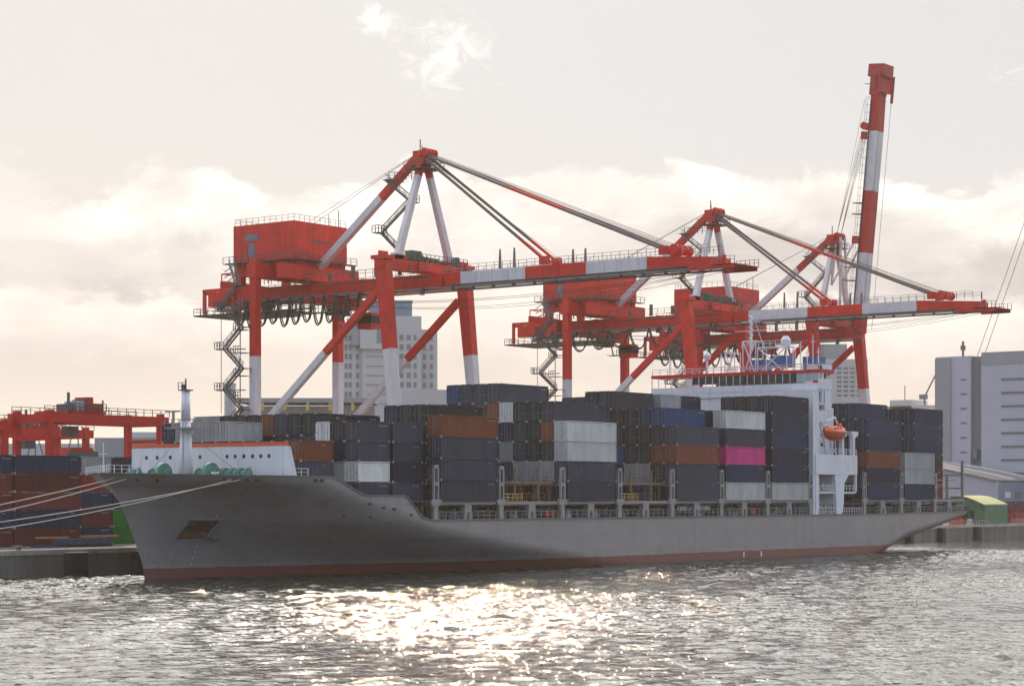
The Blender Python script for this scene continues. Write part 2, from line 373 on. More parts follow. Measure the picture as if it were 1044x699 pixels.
# ------------------------------------------------------------------ the ship
ship = thing('container_ship', 'large grey container ship with red boot stripe moored along the quay', 'ship', (177, SHIPY, 0))
XS = [(-3, 178.2), (0, 177.6), (2, 177.2), (5, 175.9), (8, 174.4), (11, 172.6), (12.9, 170.3), (13.4, 169.8)]
XF = [(-3, 264), (0, 258), (1.8, 247), (3.2, 235), (5, 222), (6.8, 212.5), (9, 205.4), (10.6, 200), (12, 195), (13.4, 194)]
ZT = [(169, 13.15), (180, 12.85), (193.6, 12.75), (195.2, 12.3), (198.3, 10.9), (200.2, 10.4), (208.0, 10.4), (209.2, 9.3), (211.2, 7.6), (213, 7.2), (330, 7.05), (376, 7.3)]
XE = 376.2
def hb(X, z):
    s = (X - lerp_tab(XS, z)) / (lerp_tab(XF, z) - lerp_tab(XS, z))
    if s <= 0: return 0.
    p = 1.5 + 1.0 * max(0, min(1, z / 12.5)) ** 2.2
    h = HBM if s >= 1 else HBM * (1 - (1 - s) ** p)
    if X > 318:
        zl = lerp_tab([(318, -6), (340, -2.2), (350, 0.1), (362, 2.3), (376.2, 5.0)], X)
        if z <= zl: return 0.
        t = min(1, (z - zl) / lerp_tab([(318, 1.2), (340, 3.2), (350, 4.0), (376.2, 2.2)], X))
        h *= (1 - (1 - t) ** 2.4) ** .5
        h *= 1 - .03 * max(0, (X - 350) / 26)
    return h
stn = list(np.concatenate([170.3 + 30 * np.linspace(0, 1, 34) ** 1.5, np.arange(201, 214, .6), np.arange(214.5, 318, 3.2), np.arange(318, XE, 1.8), [XE]]))
NZ = 30
def hull_side(sgn):
    vs = []; 
    for X0 in stn:
        zt = lerp_tab(ZT, X0); zb = -2.5
        if X0 > 318: zb = lerp_tab([(318, -2.5), (345, -2.5), (350, 0.12), (362, 2.32), (376.2, 5.02)], X0)
        for j in range(NZ + 1):
            w = j / NZ; z = zb + (zt - zb) * w
            X = X0 + (lerp_tab(XS, z) - 170.3) * max(0, 1 - (X0 - 170.3) / 30) ** 1.3
            vs.append((X, SHIPY + sgn * hb(X + 1e-4, z) * (1 if X0 > 170.31 else 0), z))
    return vs
m = MB()
for sgn in (-1, 1):
    vs = hull_side(sgn); n = NZ + 1
    fs = []
    for i in range(len(stn) - 1):
        for j in range(NZ):
            a = (i * n + j, (i + 1) * n + j, (i + 1) * n + j + 1, i * n + j + 1); fs.append(a if sgn < 0 else a[::-1])
    m.add(vs, fs, 0)
# transom and flat counter
for j in range(NZ):
    z0 = 5.02 + (7.3 - 5.02) * j / NZ; z1 = 5.02 + (7.3 - 5.02) * (j + 1) / NZ; a = hb(XE, z0); c = hb(XE, z1)
    m.add([(XE, SHIPY - a, z0), (XE, SHIPY + a, z0), (XE, SHIPY + c, z1), (XE, SHIPY - c, z1)], [(0, 1, 2, 3)], 0)
hm = mat('hull_paint', (.27, .245, .235), .5, noise=.06, nscale=.25)
nt = hm.node_tree; N = nt.nodes; L = nt.links; bs = N['Principled BSDF']
src = bs.inputs['Base Color'].links[0].from_socket
g = N.new('ShaderNodeNewGeometry'); sp = N.new('ShaderNodeSeparateXYZ'); L.new(g.outputs['Position'], sp.inputs[0])
# rust runs: noise stretched downwards, in a few places
mp = N.new('ShaderNodeMapping'); mp.inputs['Scale'].default_value = (.8, .8, .07); L.new(g.outputs['Position'], mp.inputs['Vector'])
n1 = N.new('ShaderNodeTexNoise'); n1.inputs['Scale'].default_value = 1.; n1.inputs['Detail'].default_value = 5; L.new(mp.outputs[0], n1.inputs['Vector'])
mr = N.new('ShaderNodeMapRange'); mr.inputs[1].default_value = .54; mr.inputs[2].default_value = .74; mr.inputs[4].default_value = .4; L.new(n1.outputs['Fac'], mr.inputs[0])
mx = N.new('ShaderNodeMixRGB'); L.new(mr.outputs[0], mx.inputs[0]); L.new(src, mx.inputs[1]); mx.inputs[2].default_value = (.17, .12, .09, 1)
# long horizontal scuffs low on the side
mps = N.new('ShaderNodeMapping'); mps.inputs['Scale'].default_value = (.12, .12, 2.6); L.new(g.outputs['Position'], mps.inputs['Vector'])
ns = N.new('ShaderNodeTexNoise'); ns.inputs['Scale'].default_value = 1.; ns.inputs['Detail'].default_value = 8; ns.inputs['Roughness'].default_value = .7; L.new(mps.outputs[0], ns.inputs['Vector'])
ms_ = N.new('ShaderNodeMapRange'); ms_.inputs[1].default_value = .6; ms_.inputs[2].default_value = .72; ms_.inputs[4].default_value = .35; L.new(ns.outputs['Fac'], ms_.inputs[0])
mxs = N.new('ShaderNodeMixRGB'); L.new(ms_.outputs[0], mxs.inputs[0]); L.new(mx.outputs[0], mxs.inputs[1]); mxs.inputs[2].default_value = (.10, .085, .08, 1); mx = mxs
# plate lines
br = N.new('ShaderNodeTexBrick'); br.inputs['Scale'].default_value = 1; br.inputs['Brick Width'].default_value = 9; br.inputs['Row Height'].default_value = 2.3
br.inputs['Mortar Size'].default_value = .035; br.inputs['Color1'].default_value = (1, 1, 1, 1); br.inputs['Color2'].default_value = (.93, .93, .935, 1); br.inputs['Mortar'].default_value = (.78, .77, .76, 1)
cm = N.new('ShaderNodeCombineXYZ'); L.new(sp.outputs['X'], cm.inputs[0]); L.new(sp.outputs['Z'], cm.inputs[1]); L.new(cm.outputs[0], br.inputs['Vector'])
ml = N.new('ShaderNodeMixRGB'); ml.blend_type = 'MULTIPLY'; ml.inputs[0].default_value = 1; L.new(mx.outputs[0], ml.inputs[1]); L.new(br.outputs['Color'], ml.inputs[2])
# red boot top with worn patches
n2 = N.new('ShaderNodeTexNoise'); n2.inputs['Scale'].default_value = .5; n2.inputs['Detail'].default_value = 7; L.new(g.outputs['Position'], n2.inputs['Vector'])
rr = N.new('ShaderNodeMixRGB'); L.new(n2.outputs['Fac'], rr.inputs[0]); rr.inputs[1].default_value = (.24, .06, .04, 1); rr.inputs[2].default_value = (.11, .065, .055, 1)
ad = N.new('ShaderNodeMath'); ad.operation = 'MULTIPLY_ADD'; ad.inputs[1].default_value = .4; L.new(n2.outputs['Fac'], ad.inputs[0]); L.new(sp.outputs['Z'], ad.inputs[2])
lt = N.new('ShaderNodeMath'); lt.operation = 'LESS_THAN'; lt.inputs[1].default_value = 1.72; L.new(ad.outputs[0], lt.inputs[0])
mb = N.new('ShaderNodeMixRGB'); L.new(lt.outputs[0], mb.inputs[0]); L.new(ml.outputs[0], mb.inputs[1]); L.new(rr.outputs[0], mb.inputs[2])
# wet weedy band at the waterline
ra = N.new('ShaderNodeMapRange'); ra.inputs[1].default_value = .3; ra.inputs[2].default_value = .65; ra.inputs[3].default_value = .8; ra.inputs[4].default_value = 0; L.new(ad.outputs[0], ra.inputs[0])
mw = N.new('ShaderNodeMixRGB'); L.new(ra.outputs[0], mw.inputs[0]); L.new(mb.outputs[0], mw.inputs[1]); mw.inputs[2].default_value = (.05, .035, .03, 1)
# rust thickens near the water line
mz = N.new('ShaderNodeMapRange'); mz.inputs[1].default_value = 1.7; mz.inputs[2].default_value = 3.4; mz.inputs[3].default_value = 1; mz.inputs[4].default_value = 0; L.new(sp.outputs['Z'], mz.inputs[0])
nr = N.new('ShaderNodeTexNoise'); nr.inputs['Scale'].default_value = .9; nr.inputs['Detail'].default_value = 9; nr.inputs['Roughness'].default_value = .75
mpr = N.new('ShaderNodeMapping'); mpr.inputs['Scale'].default_value = (.5, .5, .5); L.new(g.outputs['Position'], mpr.inputs['Vector']); L.new(mpr.outputs[0], nr.inputs['Vector'])
mr2 = N.new('ShaderNodeMapRange'); mr2.inputs[1].default_value = .56; mr2.inputs[2].default_value = .66; mr2.inputs[4].default_value = .8; L.new(nr.outputs['Fac'], mr2.inputs[0])
mm2 = N.new('ShaderNodeMath'); mm2.operation = 'MULTIPLY'; L.new(mz.outputs[0], mm2.inputs[0]); L.new(mr2.outputs[0], mm2.inputs[1])
mfin = N.new('ShaderNodeMixRGB'); L.new(mm2.outputs[0], mfin.inputs[0]); L.new(mw.outputs[0], mfin.inputs[1]); mfin.inputs[2].default_value = (.13, .06, .035, 1)
L.new(mfin.outputs[0], bs.inputs['Base Color'])
# slightly wavy plating
nd = N.new('ShaderNodeTexNoise'); nd.inputs['Scale'].default_value = .45; nd.inputs['Detail'].default_value = 3; L.new(g.outputs['Position'], nd.inputs['Vector'])
bd1 = N.new('ShaderNodeBump'); bd1.inputs['Strength'].default_value = .35; bd1.inputs['Distance'].default_value = .25; L.new(nd.outputs['Fac'], bd1.inputs['Height'])
bd2 = N.new('ShaderNodeBump'); bd2.inputs['Strength'].default_value = .5; bd2.inputs['Distance'].default_value = .04; L.new(br.outputs['Color'], bd2.inputs['Height']); L.new(bd1.outputs[0], bd2.inputs['Normal'])
L.new(bd2.outputs[0], bs.inputs['Normal'])
m.build('hull', hm, ship, smooth=True)
# gunwale cap
for sgn in (-1, 1):
    m = MB(); pts = []
    for X0 in stn:
        z = lerp_tab(ZT, X0); pts.append((X0 + (lerp_tab(XS, z) - 170.3) * max(0, 1 - (X0 - 170.3) / 30) ** 1.3, SHIPY + sgn * hb(X0 + .01, z), z))
    for a, c in zip(pts, pts[1:]):
        m.beam((a[0], a[1], a[2] + .03), (c[0], c[1], c[2] + .03), .32, .12, 0)
    m.build('gunwale', SHIPG, ship)
# decks
m = MB()
def deck_poly(xa, xb, z, zz, step=2):
    xs = list(np.arange(xa, xb, step)) + [xb]
    vs = [(x, SHIPY - max(0, hb(x, zz) - .1), z) for x in xs] + [(x, SHIPY + max(0, hb(x, zz) - .1), z) for x in xs]; k = len(xs)
    m.add(vs, [(i, i + 1, k + i + 1, k + i) for i in range(k - 1)], 0)
deck_poly(172.5, 198, 11.6, 11.6); m.box(197.9, 198.1, SHIPY - 10.5, SHIPY + 10.5, 6.5, 11.6, 0); deck_poly(198.1, 376, 6.9, 6.9, 4)
m.build('deck', DECKM, ship)
# breakwater: white wall with red top, rows of ports
BX = 188.0
bw = MB(); bw.box(BX, BX + .5, 178.0, 204.4, 11.6, 16.55, 0)
bw.prism([(BX + .02, 11.6), (BX + 2.6, 11.6), (BX + 1.1, 16.5), (BX + .02, 16.5)], 'y', 177.6, 177.98, 0)
bw.prism([(BX + .02, 11.6), (BX + 2.6, 11.6), (BX + 1.1, 16.5), (BX + .02, 16.5)], 'y', 204.42, 204.8, 0)
bw.box(BX - .05, BX + .9, 177.8, 204.6, 16.56, 17.02, 1)
for k in range(9): bw.box(BX - .012, BX + .01, 179.4 + k * 2.95, 179.46 + k * 2.95, 11.6, 16.5, 0)
bwo = bw.build('breakwater', [SHIPW, SHIPR], ship)
for i, yy in enumerate([180.2, 181.6, 183, 184.5, 186, 187.4, 192.2, 195, 197.6, 200.0, 202]):
    q = MB(); q.tube((BX - .03, yy, 15.3), (BX + .02, yy, 15.3), .22, 12); q.tube((BX - .02, yy, 15.3), (BX + .02, yy, 15.3), .29, 12, 1); q.build('porthole', [GLASS, GSTEEL], bwo)
for yy in (182.2, 183.6, 185):
    q = MB(); q.tube((BX - .03, yy, 12.7), (BX + .02, yy, 12.7), .27, 10); q.build('porthole', GLASS, bwo)
# foremast
fm = MB(); fx_, fy_ = 183.2, 189.8
fm.tube((fx_, fy_, 11.6), (fx_, fy_, 19.6), .95, 14, 0, .62); fm.tube((fx_, fy_, 19.6), (fx_, fy_, 23.4), .60, 14, 0, .52)
fmo = fm.build('foremast', SHIPW, ship, smooth=True)
q = MB(); q.box(fx_ - 1.3, fx_ + 1.3, fy_ - 2.6, fy_ + 2.4, 18.7, 18.85); q.rail((fx_ - 1.3, fy_ - 2.6, 18.85), (fx_ - 1.3, fy_ + 2.4, 18.85), 1, 1.2); q.rail((fx_ + 1.3, fy_ - 2.6, 18.85), (fx_ + 1.3, fy_ + 2.4, 18.85), 1, 1.2)
q.beam((fx_, fy_ + 2.2, 18.8), (fx_, fy_ + 2.2, 20.9), .25); q.beam((fx_, fy_ + 1.0, 20.9), (fx_, fy_ + 3.6, 20.9), .2); q.box(fx_ - .3, fx_ + .3, fy_ - 2.3, fy_ - 1.5, 18.9, 19.6)
q.build('mast_platform', GSTEEL, fmo)
q = MB(); q.box(fx_ - .6, fx_ + .6, fy_ - .7, fy_ + .7, 23.4, 23.55); q.rail((fx_ - .6, fy_ - .7, 23.5), (fx_ - .6, fy_ + .7, 23.5), .9, .7); q.tube((fx_, fy_, 23.4), (fx_, fy_, 24.9), .1); q.box(fx_ - .3, fx_ + .1, fy_ + .1, fy_ + .5, 23.6, 24.2)
q.build('mast_light', DSTEEL, fmo)
q = MB(); q.rail((fx_ - .8, fy_ - .3, 12), (fx_ - .75, fy_ - .3, 12), 9, .5, .03); q.build('ladder', GSTEEL, fmo)
q = MB(); q.path([(fx_, fy_, 18.4), (186.5, 182, 12.2)], .03); q.path([(fx_, fy_, 18.4), (177, 190.9, 12.4)], .03); q.build('stay_wire', DSTEEL, fmo)
# green winches on the forecastle
def winch(x, y, big, nd):
    q = MB(); q.box(x - 1.0, x + 1.0, y - 1.2, y + 1.2 * nd, 11.6, 12.2, 1)
    for k in range(nd):
        yy = y + k * 1.35
        q.tube((x, yy, 13.0), (x, yy + 1.0, 13.0), .5, 14, 0)
        for e in (yy, yy + 1.0): q.tube((x, e - .06, 13.0), (x, e + .06, 13.0), .85, 18, 0)
    if big: q.tube((x, y - 1.3, 13.2), (x, y - .7, 13.2), 1.3, 20, 0); q.tube((x, y - 1.9, 13.2), (x, y - 1.3, 13.2), .4, 12, 0); q.box(x - .8, x + .8, y - .5, y, 12.2, 13.8, 0)
    q.beam((x - 1.1, y - .6, 11.6), (x - .2, y - .6, 13.9), .16, m=0); q.rail((x - 1.5, y - 1, 11.6), (x - 1.5, y + 2, 11.6), 1, .8, .04, 2); q.build('winch', [GREENW, DECKM, SHIPW], ship)
winch(184.5, 180.4, False, 5); winch(184.0, 187.3, True, 1); winch(183, 194.6, True, 1); winch(181.5, 196.6, False, 1)
winch(179.5, 194.5, False, 1)
for k, (xx, yy, hh, mm) in enumerate(((182, 183.5, 1.5, SHIPW), (180.5, 186, 1.3, GREENW), (185.3, 191.5, 1.7, GREENW), (178.5, 190, 1.4, GSTEEL), (184.6, 201.5, 1.6, SHIPW), (181, 199.4, 1.2, GREENW), (186, 186.8, 1.8, SHIPW), (179, 186.4, 1.25, DSTEEL))):
    q = MB(); q.tube((xx, yy, 11.6), (xx, yy, 11.6 + hh), .28, 8); q.tube((xx, yy, 11.6 + hh), (xx, yy, 11.8 + hh), .5, 8); q.tube((xx, yy + 1, 11.6), (xx, yy + 1, 11.2 + hh), .25, 8); q.build('vent_post', mm, ship)
# forecastle rail at the very bow and fairleads
q = MB(); q.rail((170.8, 190, 13.1), (176, 200, 12.9), 1.0, 1.0); q.rail((170.9, 190.5, 13.1), (172.5, 187, 13.0), 1.0, 1.0)
q.build('bow_railing', SHIPW, ship); q = MB(); q.rail((186.9, 177.3, 12.75), (190.6, 176.1, 12.75), 1.0, .9); q.build('bow_railing', SHIPW, ship); q = MB(); q.beam((178, 199, 12), (178, 199, 17), .1); q.beam((178, 198.2, 15.6), (178, 199.8, 15.6), .09)
q.build('flag_staff', SHIPW, ship)
for X0 in (173.3, 174.6, 180.2, 181.2, 182.3, 183.4, 191.0, 192.0):
    z = 12.3; yy = SHIPY - hb(X0, z); q = MB(); q.box(X0 - .32, X0 + .32, yy - .10, yy + .1, z - .17, z + .17, 0); q.build('fairlead', RUB, ship)
for (X0, z) in ((198.2, 7.8), (202.2, 7.7), (205.6, 8.7), (203.6, 8.9), (209, 7.9), (201, 9.4)):
    yy = SHIPY - hb(X0, z); q = MB(); q.box(X0 - .3, X0 + .3, yy - .07, yy + .1, z - .14, z + .14, 0); q.build('fairlead', RUB, ship)
# anchor in its rusty pocket
def hp(X, z, o=0): return Vector((X, SHIPY - hb(X, z) - o, z))
RSTM = mat('rusty_pocket', (.13, .055, .025), .85, noise=.4, nscale=1.6, dirt=(.035, .02, .015), dirtamt=.9)
def hull_patch(name, x0, x1, z0, z1, skew, off, mm, nu=16, nw=8):
    q = MB(); vs = []
    for i in range(nu + 1):
        for j in range(nw + 1):
            z = z0 + (z1 - z0) * j / nw; x = x0 + (x1 - x0) * i / nu + skew * (j / nw) + .12 * math.sin(i * 2.1 + j * 1.3)
            vs.append(hp(x, z, off))
    n = nw + 1
    q.add(vs, [(i * n + j, (i + 1) * n + j, (i + 1) * n + j + 1, i * n + j + 1) for i in range(nu) for j in range(nw)], 0)
    return q.build(name, mm, ship, smooth=True)
ap_ = hull_patch('anchor_pocket', 180.2, 183.5, 5.0, 7.5, .5, .05, RSTM)
q = MB()
for (a_, b_) in (((180.1, 5.0), (183.4, 5.0)), ((180.6, 7.5), (184.0, 7.5)), ((180.1, 5.0), (180.6, 7.5)), ((183.4, 5.0), (184.0, 7.5))): q.beam(hp(*a_, .1), hp(*b_, .1), .12, .14)
q.build('pocket_frame', SHIPG, ship)
hull_patch('painted_pocket_shadow', 180.9, 183.4, 6.0, 7.3, .4, .09, mat('painted_rust_shade', (.045, .022, .014), .9, noise=.3, nscale=1.5)).parent = ap_  # dark rusty patch on the flat hull, painted as shade inside the recess
q = MB(); e = hp(184.6, 5.1, .3)
q.beam(hp(183.4, 5.6, .2), e, .35, .35); q.beam(e + Vector((-.6, .1, .1)), e + Vector((.6, -.1, .25)), .45, .4); q.beam(e + Vector((.55, -.1, .2)), e + Vector((.7, -.1, .8)), .25)
q.build('anchor', DSTEEL, ship)
# draft and tug marks: small white strokes on the boot top
for X0 in (292, 297.5): q = MB(); q.box(X0, X0 + .35, 174.93, 174.99, .5, 1.35); q.build('draught_mark', SHIPW, ship)
for k in range(9): 
    z = 1.9 + k * .75; p = hp(183.3 - .02 * k, z, .06); q = MB(); q.box(p.x - .1, p.x + .1, p.y - .02, p.y + .05, z, z + .12); q.build('draught_mark', SHIPW, ship)

# hatch coamings, covers, stanchions per bay slot
SLOT = [192.4, 201.0, 215.1, 229.45, 243.8, 258.15, 272.5, 286.86, 301.3, 334.9, 349.2, 362.2]
for i, x0 in enumerate(SLOT):
    Lb = 12.2 if i != 0 else 6.1
    if i == 1: Lb = 12.9
    ya, yb = (183.5, 198.7) if i < 2 else (178.4, 204)
    zb = 11.6 if i == 0 else 6.9
    if i > 0:
        q = MB(); q.box(x0 + .3, x0 + Lb - .3, ya, yb, 6.9, 8.7, 0)
        for k in range(9): q.box(x0 + .6 + k * 1.35, x0 + .72 + k * 1.35, ya - .45, ya, 6.95, 8.6, 0)
        q.build('hatch_coaming', COAM, ship)
        q = MB(); q.box(x0, x0 + Lb, ya - .2 - (2.2 if i > 1 else 0), yb + (2 if i > 1 else .2), 8.95 if i > 1 else 8.8, CB - .03, 0); q.build('hatch_cover', COAM, ship)
    if i > 1:
        xm = x0 + Lb / 2
        q = MB(); q.box(xm - .75, xm + .75, 175.25, 176.0, 6.9, 9.2, 0); q.box(xm - .2, xm + .2, 175.18, 175.25, 7.1, 8.2, 1); q.tube((xm, 175.15, 7.7), (xm, 175.26, 7.7), .22, 10, 1)
        q.box(x0, x0 + Lb, 175.3, 175.6, 9.2, CB - .04, 0)
        q.build('stanchion', [SHIPW if i < 0 else GSTEEL, DSTEEL], ship)
        q = MB(); q.rail((x0, 175.32, 7.15), (xm - .9, 175.32, 7.15), 1.1, 1.3, .04); q.rail((xm + .9, 175.32, 7.15), (x0 + Lb, 175.32, 7.15), 1.1, 1.3, .04); q.build('deck_railing', GSTEEL, ship)
        # small deck gear seen between the stanchions
        rr = random.Random(i * 5 + 1)
        for k in range(5):
            xx = x0 + 1 + rr.random() * (Lb - 3); w = rr.uniform(.4, 1.5); q = MB()
            q.box(xx, xx + w, 177.2, 177.9, 6.95, 6.95 + rr.uniform(.6, 1.6)); q.tube((xx, 176.8, 7.0), (xx, 176.8, 8.6), .12, 6)
            q.build('vent_box', rr.choice([COAM, GSTEEL, SHIPG, SHIPW]), ship)
        q = MB(); q.path([(x0, 176.6, 8.4), (x0 + Lb, 176.6, 8.4)], .08); q.path([(x0, 176.9, 7.9), (x0 + Lb, 176.9, 7.9)], .06); q.build('deck_pipe', COAM, ship)
# lashing bridges in the gaps between bays
LB = [214.25, 228.35, 242.7, 257.1, 271.4, 285.75, 300.15, 314.4, 333.9, 348.1, 361.9]
for x0 in LB:
    q = MB()
    wpx = .85
    # near tower: plate with two slots
    for (za, zb) in ((9.1, 9.9), (11.7, 12.2), (14.0, 14.45)): q.box(x0 - wpx / 2 - (.5 if za < 9.5 else 0), x0 + wpx / 2 + (.5 if za < 9.5 else 0), 175.05, 175.4, za, zb, 0)
    for sx in (-1, 1): q.box(x0 + sx * wpx / 2 - .13, x0 + sx * wpx / 2 + .13, 175.06, 175.41, 9.9, 14.0, 0)
    q.box(x0 - .45, x0 + .45, 175.1, 175.6, 6.95, 9.1, 0)
    for k in range(1, 13):
        yy = 175.1 + 2.48 * k; q.box(x0 - .14, x0 + .14, yy - .12, yy + .12, 6.95, 12.0, 1)
    q.box(x0 - .5, x0 + .5, 175.5, 207, 11.85, 12.0, 1); q.rail((x0 - .5, 175.6, 12), (x0 - .5, 207, 12), 1.1, 2.4, .04, 1)
    q.build('lashing_bridge', [GSTEEL, COAM], ship)
# lashing rods crossed on the white ends in the empty slots
for x0, ys in ((243.7, [177.48, 179.96, 182.44]), (272.4, [180.0, 182.5])):
    for yy in ys:
        q = MB(); q.beam((x0 - .05, yy + .1, CB + 2.4), (x0 - .05, yy + 2.3, CB + 5.5), .07); q.beam((x0 - .05, yy + 2.3, CB + 2.4), (x0 - .05, yy + .1, CB + 5.5), .07); q.build('lashing_rod', GSTEEL, ship)
# gear in the two empty slots
for x0 in (229.45, 258.15):
    rr = random.Random(int(x0))
    for k in range(7):
        yy = 179 + k * 3.3; q = MB(); q.box(x0 + 3 + rr.random() * 4, x0 + 9, yy, yy + 1.9, CB - .02, CB + rr.uniform(.3, .9)); q.build('deck_box', rr.choice([COAM, DECKM]), ship)
    q = MB(); q.rail((x0 + .3, 177.3, CB), (x0 + 11.8, 177.3, CB), 1.1, 1.5, .04)
    for xx in (x0 + 3.2, x0 + 8.7): q.box(xx - .15, xx + .15, 176.0, 176.3, CB - .1, CB + 4.6)
    q.beam((x0, 176.15, CB + 2.6), (x0 + 12, 176.15, CB + 2.6), .25, .3)
    q.build('cell_guide', COAM, ship)
    q = MB(); q.rail((x0 + .3, 176.0, CB), (x0 + 4.8, 176.0, CB), 1.0, 1.1, .04); q.build('hatch_railing', YEL, ship)
for (xx, mm) in ((240.2, SHIPR), (241.6, SHIPR), (297, SHIPR)):
    q = MB(); q.tube((xx, 176, 7.7), (xx, 176.4, 7.7), .42, 14); q.box(xx - .2, xx + .2, 175.95, 176.3, 8.1, 8.3); q.build('hose_reel', mm, ship)
# pale lettering strip on the coaming (unreadable at this distance)
for (xa, n_) in ((274.2, 17), (318, 12)):
    q = MB(); rr = random.Random(n_)
    for k in range(n_):
        if k == n_ // 3: continue
        x_ = xa + k * .55; q.box(x_, x_ + .1, 175.9, 175.94, 8.05, 8.75); q.box(x_, x_ + .36, 175.9, 175.94, 8.05 if rr.random() < .5 else 8.65, 8.15 if rr.random() < 0 else 8.75)
        if rr.random() < .7: q.box(x_ + .28, x_ + .38, 175.9, 175.94, 8.05, 8.75)
    q.box(xa - .3, xa + n_ * .55 + .2, 175.96, 176.0, 7.9, 8.9, 1)
    q.build('name_board', [SHIPW, DECKM], ship)

# --- the house and bridge
HX = 317.2
hs = MB()
hs.box(HX + .4, HX + 11, 180.5, 203.5, 6.9, 27.6, 0)                       # tower block
hs.box(HX + .1, HX + 9, 178.2, 206.0, 27.6, 29.55, 0)
hs.box(HX + .05, HX + 4.5, 175.0, 209.3, 28.5, 29.58, 0)                     # wing deck
for (a, c) in ((178.2, 175.2), (206.0, 209.1)):
    hs.prism([(a, 26.4), (a, 28.5), (c, 28.5), (c, 28.1)], 'x', HX + .12, HX + 3.2, 0)
house = hs.build('superstructure', SHIPW, ship)
bd = MB(); bd.box(HX, HX + 5.2, 175.0, 209.3, 31.35, 31.9, 1); bd.box(HX + 2.2, HX + 7.5, 180.5, 197, 29.6, 31.3, 0)
bd.box(HX + .02, HX + 4.3, 175.02, 175.3, 29.6, 30.3, 0)
for k in range(25):
    yy = 175.12 + k * 1.418; bd.box(HX + .05, HX + .17, yy - .06, yy + .06, 29.6, 31.35, 0)
for k in range(4): bd.box(HX + .2 + k * 1.3, HX + .32 + k * 1.3, 175.05, 175.2, 29.6, 31.35, 0)
bdo = bd.build('bridge', [SHIPW, REDB], ship)
for k in range(24):
    yy = 175.12 + k * 1.418; q = MB(); q.box(HX + .1, HX + .13, yy + .08, yy + 1.34, 29.95, 31.3)
    if k > 17: continue
    q.build('window', PGLASS if k < 3 or k > 17 else GLASS, bdo)
q = MB(); q.rail((HX, 175.2, 31.9), (HX, 209, 31.9), 1.0, 1.6, .035); q.rail((HX, 175.2, 31.9), (HX + 5, 175.2, 31.9), 1.0, 1.6, .035); q.build('bridge_railing', GSTEEL, bdo)
# accommodation side facing the water
sd = MB()
sd.box(315.6, 317.6, 175.3, 180.5, 6.9, 28.4, 0)                           # tall white column
sd.box(317.6, 322, 175.2, 180.5, 25.8, 26.2, 0); sd.box(317.6, 321.8, 175.2, 180.5, 22.9, 23.2, 0)
sd.box(319.3, 321.6, 175.1, 178.5, 25, 29.2, 0); sd.box(318.2, 318.8, 175.1, 175.5, 26.2, 32.6, 0); sd.box(318.2, 321.6, 175.0, 178, 31.95, 32.8, 0)
sd.box(316.2, 331.0, 175.1, 179.8, 14.0, 17.4, 0)                          # white box below the boat
sd.box(317.6, 331.0, 179.8, 180.4, 6.9, 25.8, 0)
sd.prism([(322.9, 14), (328, 14), (326.4, 12.6), (326.1, 9), (325.6, 7.2), (323.6, 7.2), (323.4, 9), (323.2, 12.6)], 'y', 175.15, 175.8, 0)
sd.box(316.2, 331, 175.4, 179.5, 10.7, 11.0, 0); sd.box(316.4, 331, 178.5, 178.8, 6.9, 14, 0)
sd.box(316.3, 316.8, 175.2, 175.6, 6.9, 14, 0); sd.box(330.6, 331.0, 175.2, 175.6, 11.0, 14, 0)
sdo = sd.build('side_structure', SHIPW, ship)
q = MB(); q.rail((316.6, 175.3, 11), (331, 175.3, 11), 1.1, 1.2, .04); q.rail((317.6, 175.3, 23.2), (321.8, 175.3, 23.2), 1.1, 1, .04); q.rail((316.4, 175.3, 17.4), (331, 175.3, 17.4), 1.0, 1.2, .04)
q.rail((316.4, 175.3, 7.1), (333, 175.3, 7.1), 1.1, .9, .04); q.build('railing', SHIPW, sdo)
q = MB()
for xx in (326.2, 330.2):
    q.box(xx - .35, xx + .35, 175.3, 176, 17.4, 20.4); q.prism([(xx - .35, 20.4), (xx + .35, 20.4), (xx + 1.5, 20.9), (xx + 1.5, 21.6), (xx - 1.2, 21.6)], 'y', 175.3, 176.0)
for xx in (319.0, 321.0, 323.2, 325): q.beam((xx, 176, 17.4), (xx + .6, 176.6, 20.2), .18)
q.beam((317.8, 175.6, 23.8), (321.5, 175.8, 17.4), .25); q.beam((319, 175.6, 22.8), (324.8, 176, 17.6), .16); q.beam((320.5, 175.5, 23), (324.5, 176, 23.9), .3, .3); q.beam((324.5, 176, 23.9), (326, 176, 22), .25, .25)
q.build('davit', SHIPW, sdo)
for (xx, zz, mm) in ((319.2, 11.6, SHIPR), (320.6, 11.9, GSTEEL), (317.9, 12.3, GSTEEL), (328.2, 17.9, GSTEEL), (319, 18, DSTEEL), (327, 18.3, DSTEEL), (323.5, 7.6, SHIPW), (326, 7.6, SHIPW)):
    q = MB(); q.box(xx - .45, xx + .45, 176.2, 177, zz - .6, zz + .6); q.build('locker', mm, sdo)
for k in range(4):
    for zz in (19, 20.8, 24.3, 26.8):
        q = MB(); q.box(318.6 + k * 2.6, 319.2 + k * 2.6, 179.74, 179.8, zz, zz + .6); q.build('porthole', GLASS, sdo) if zz < 24 else None
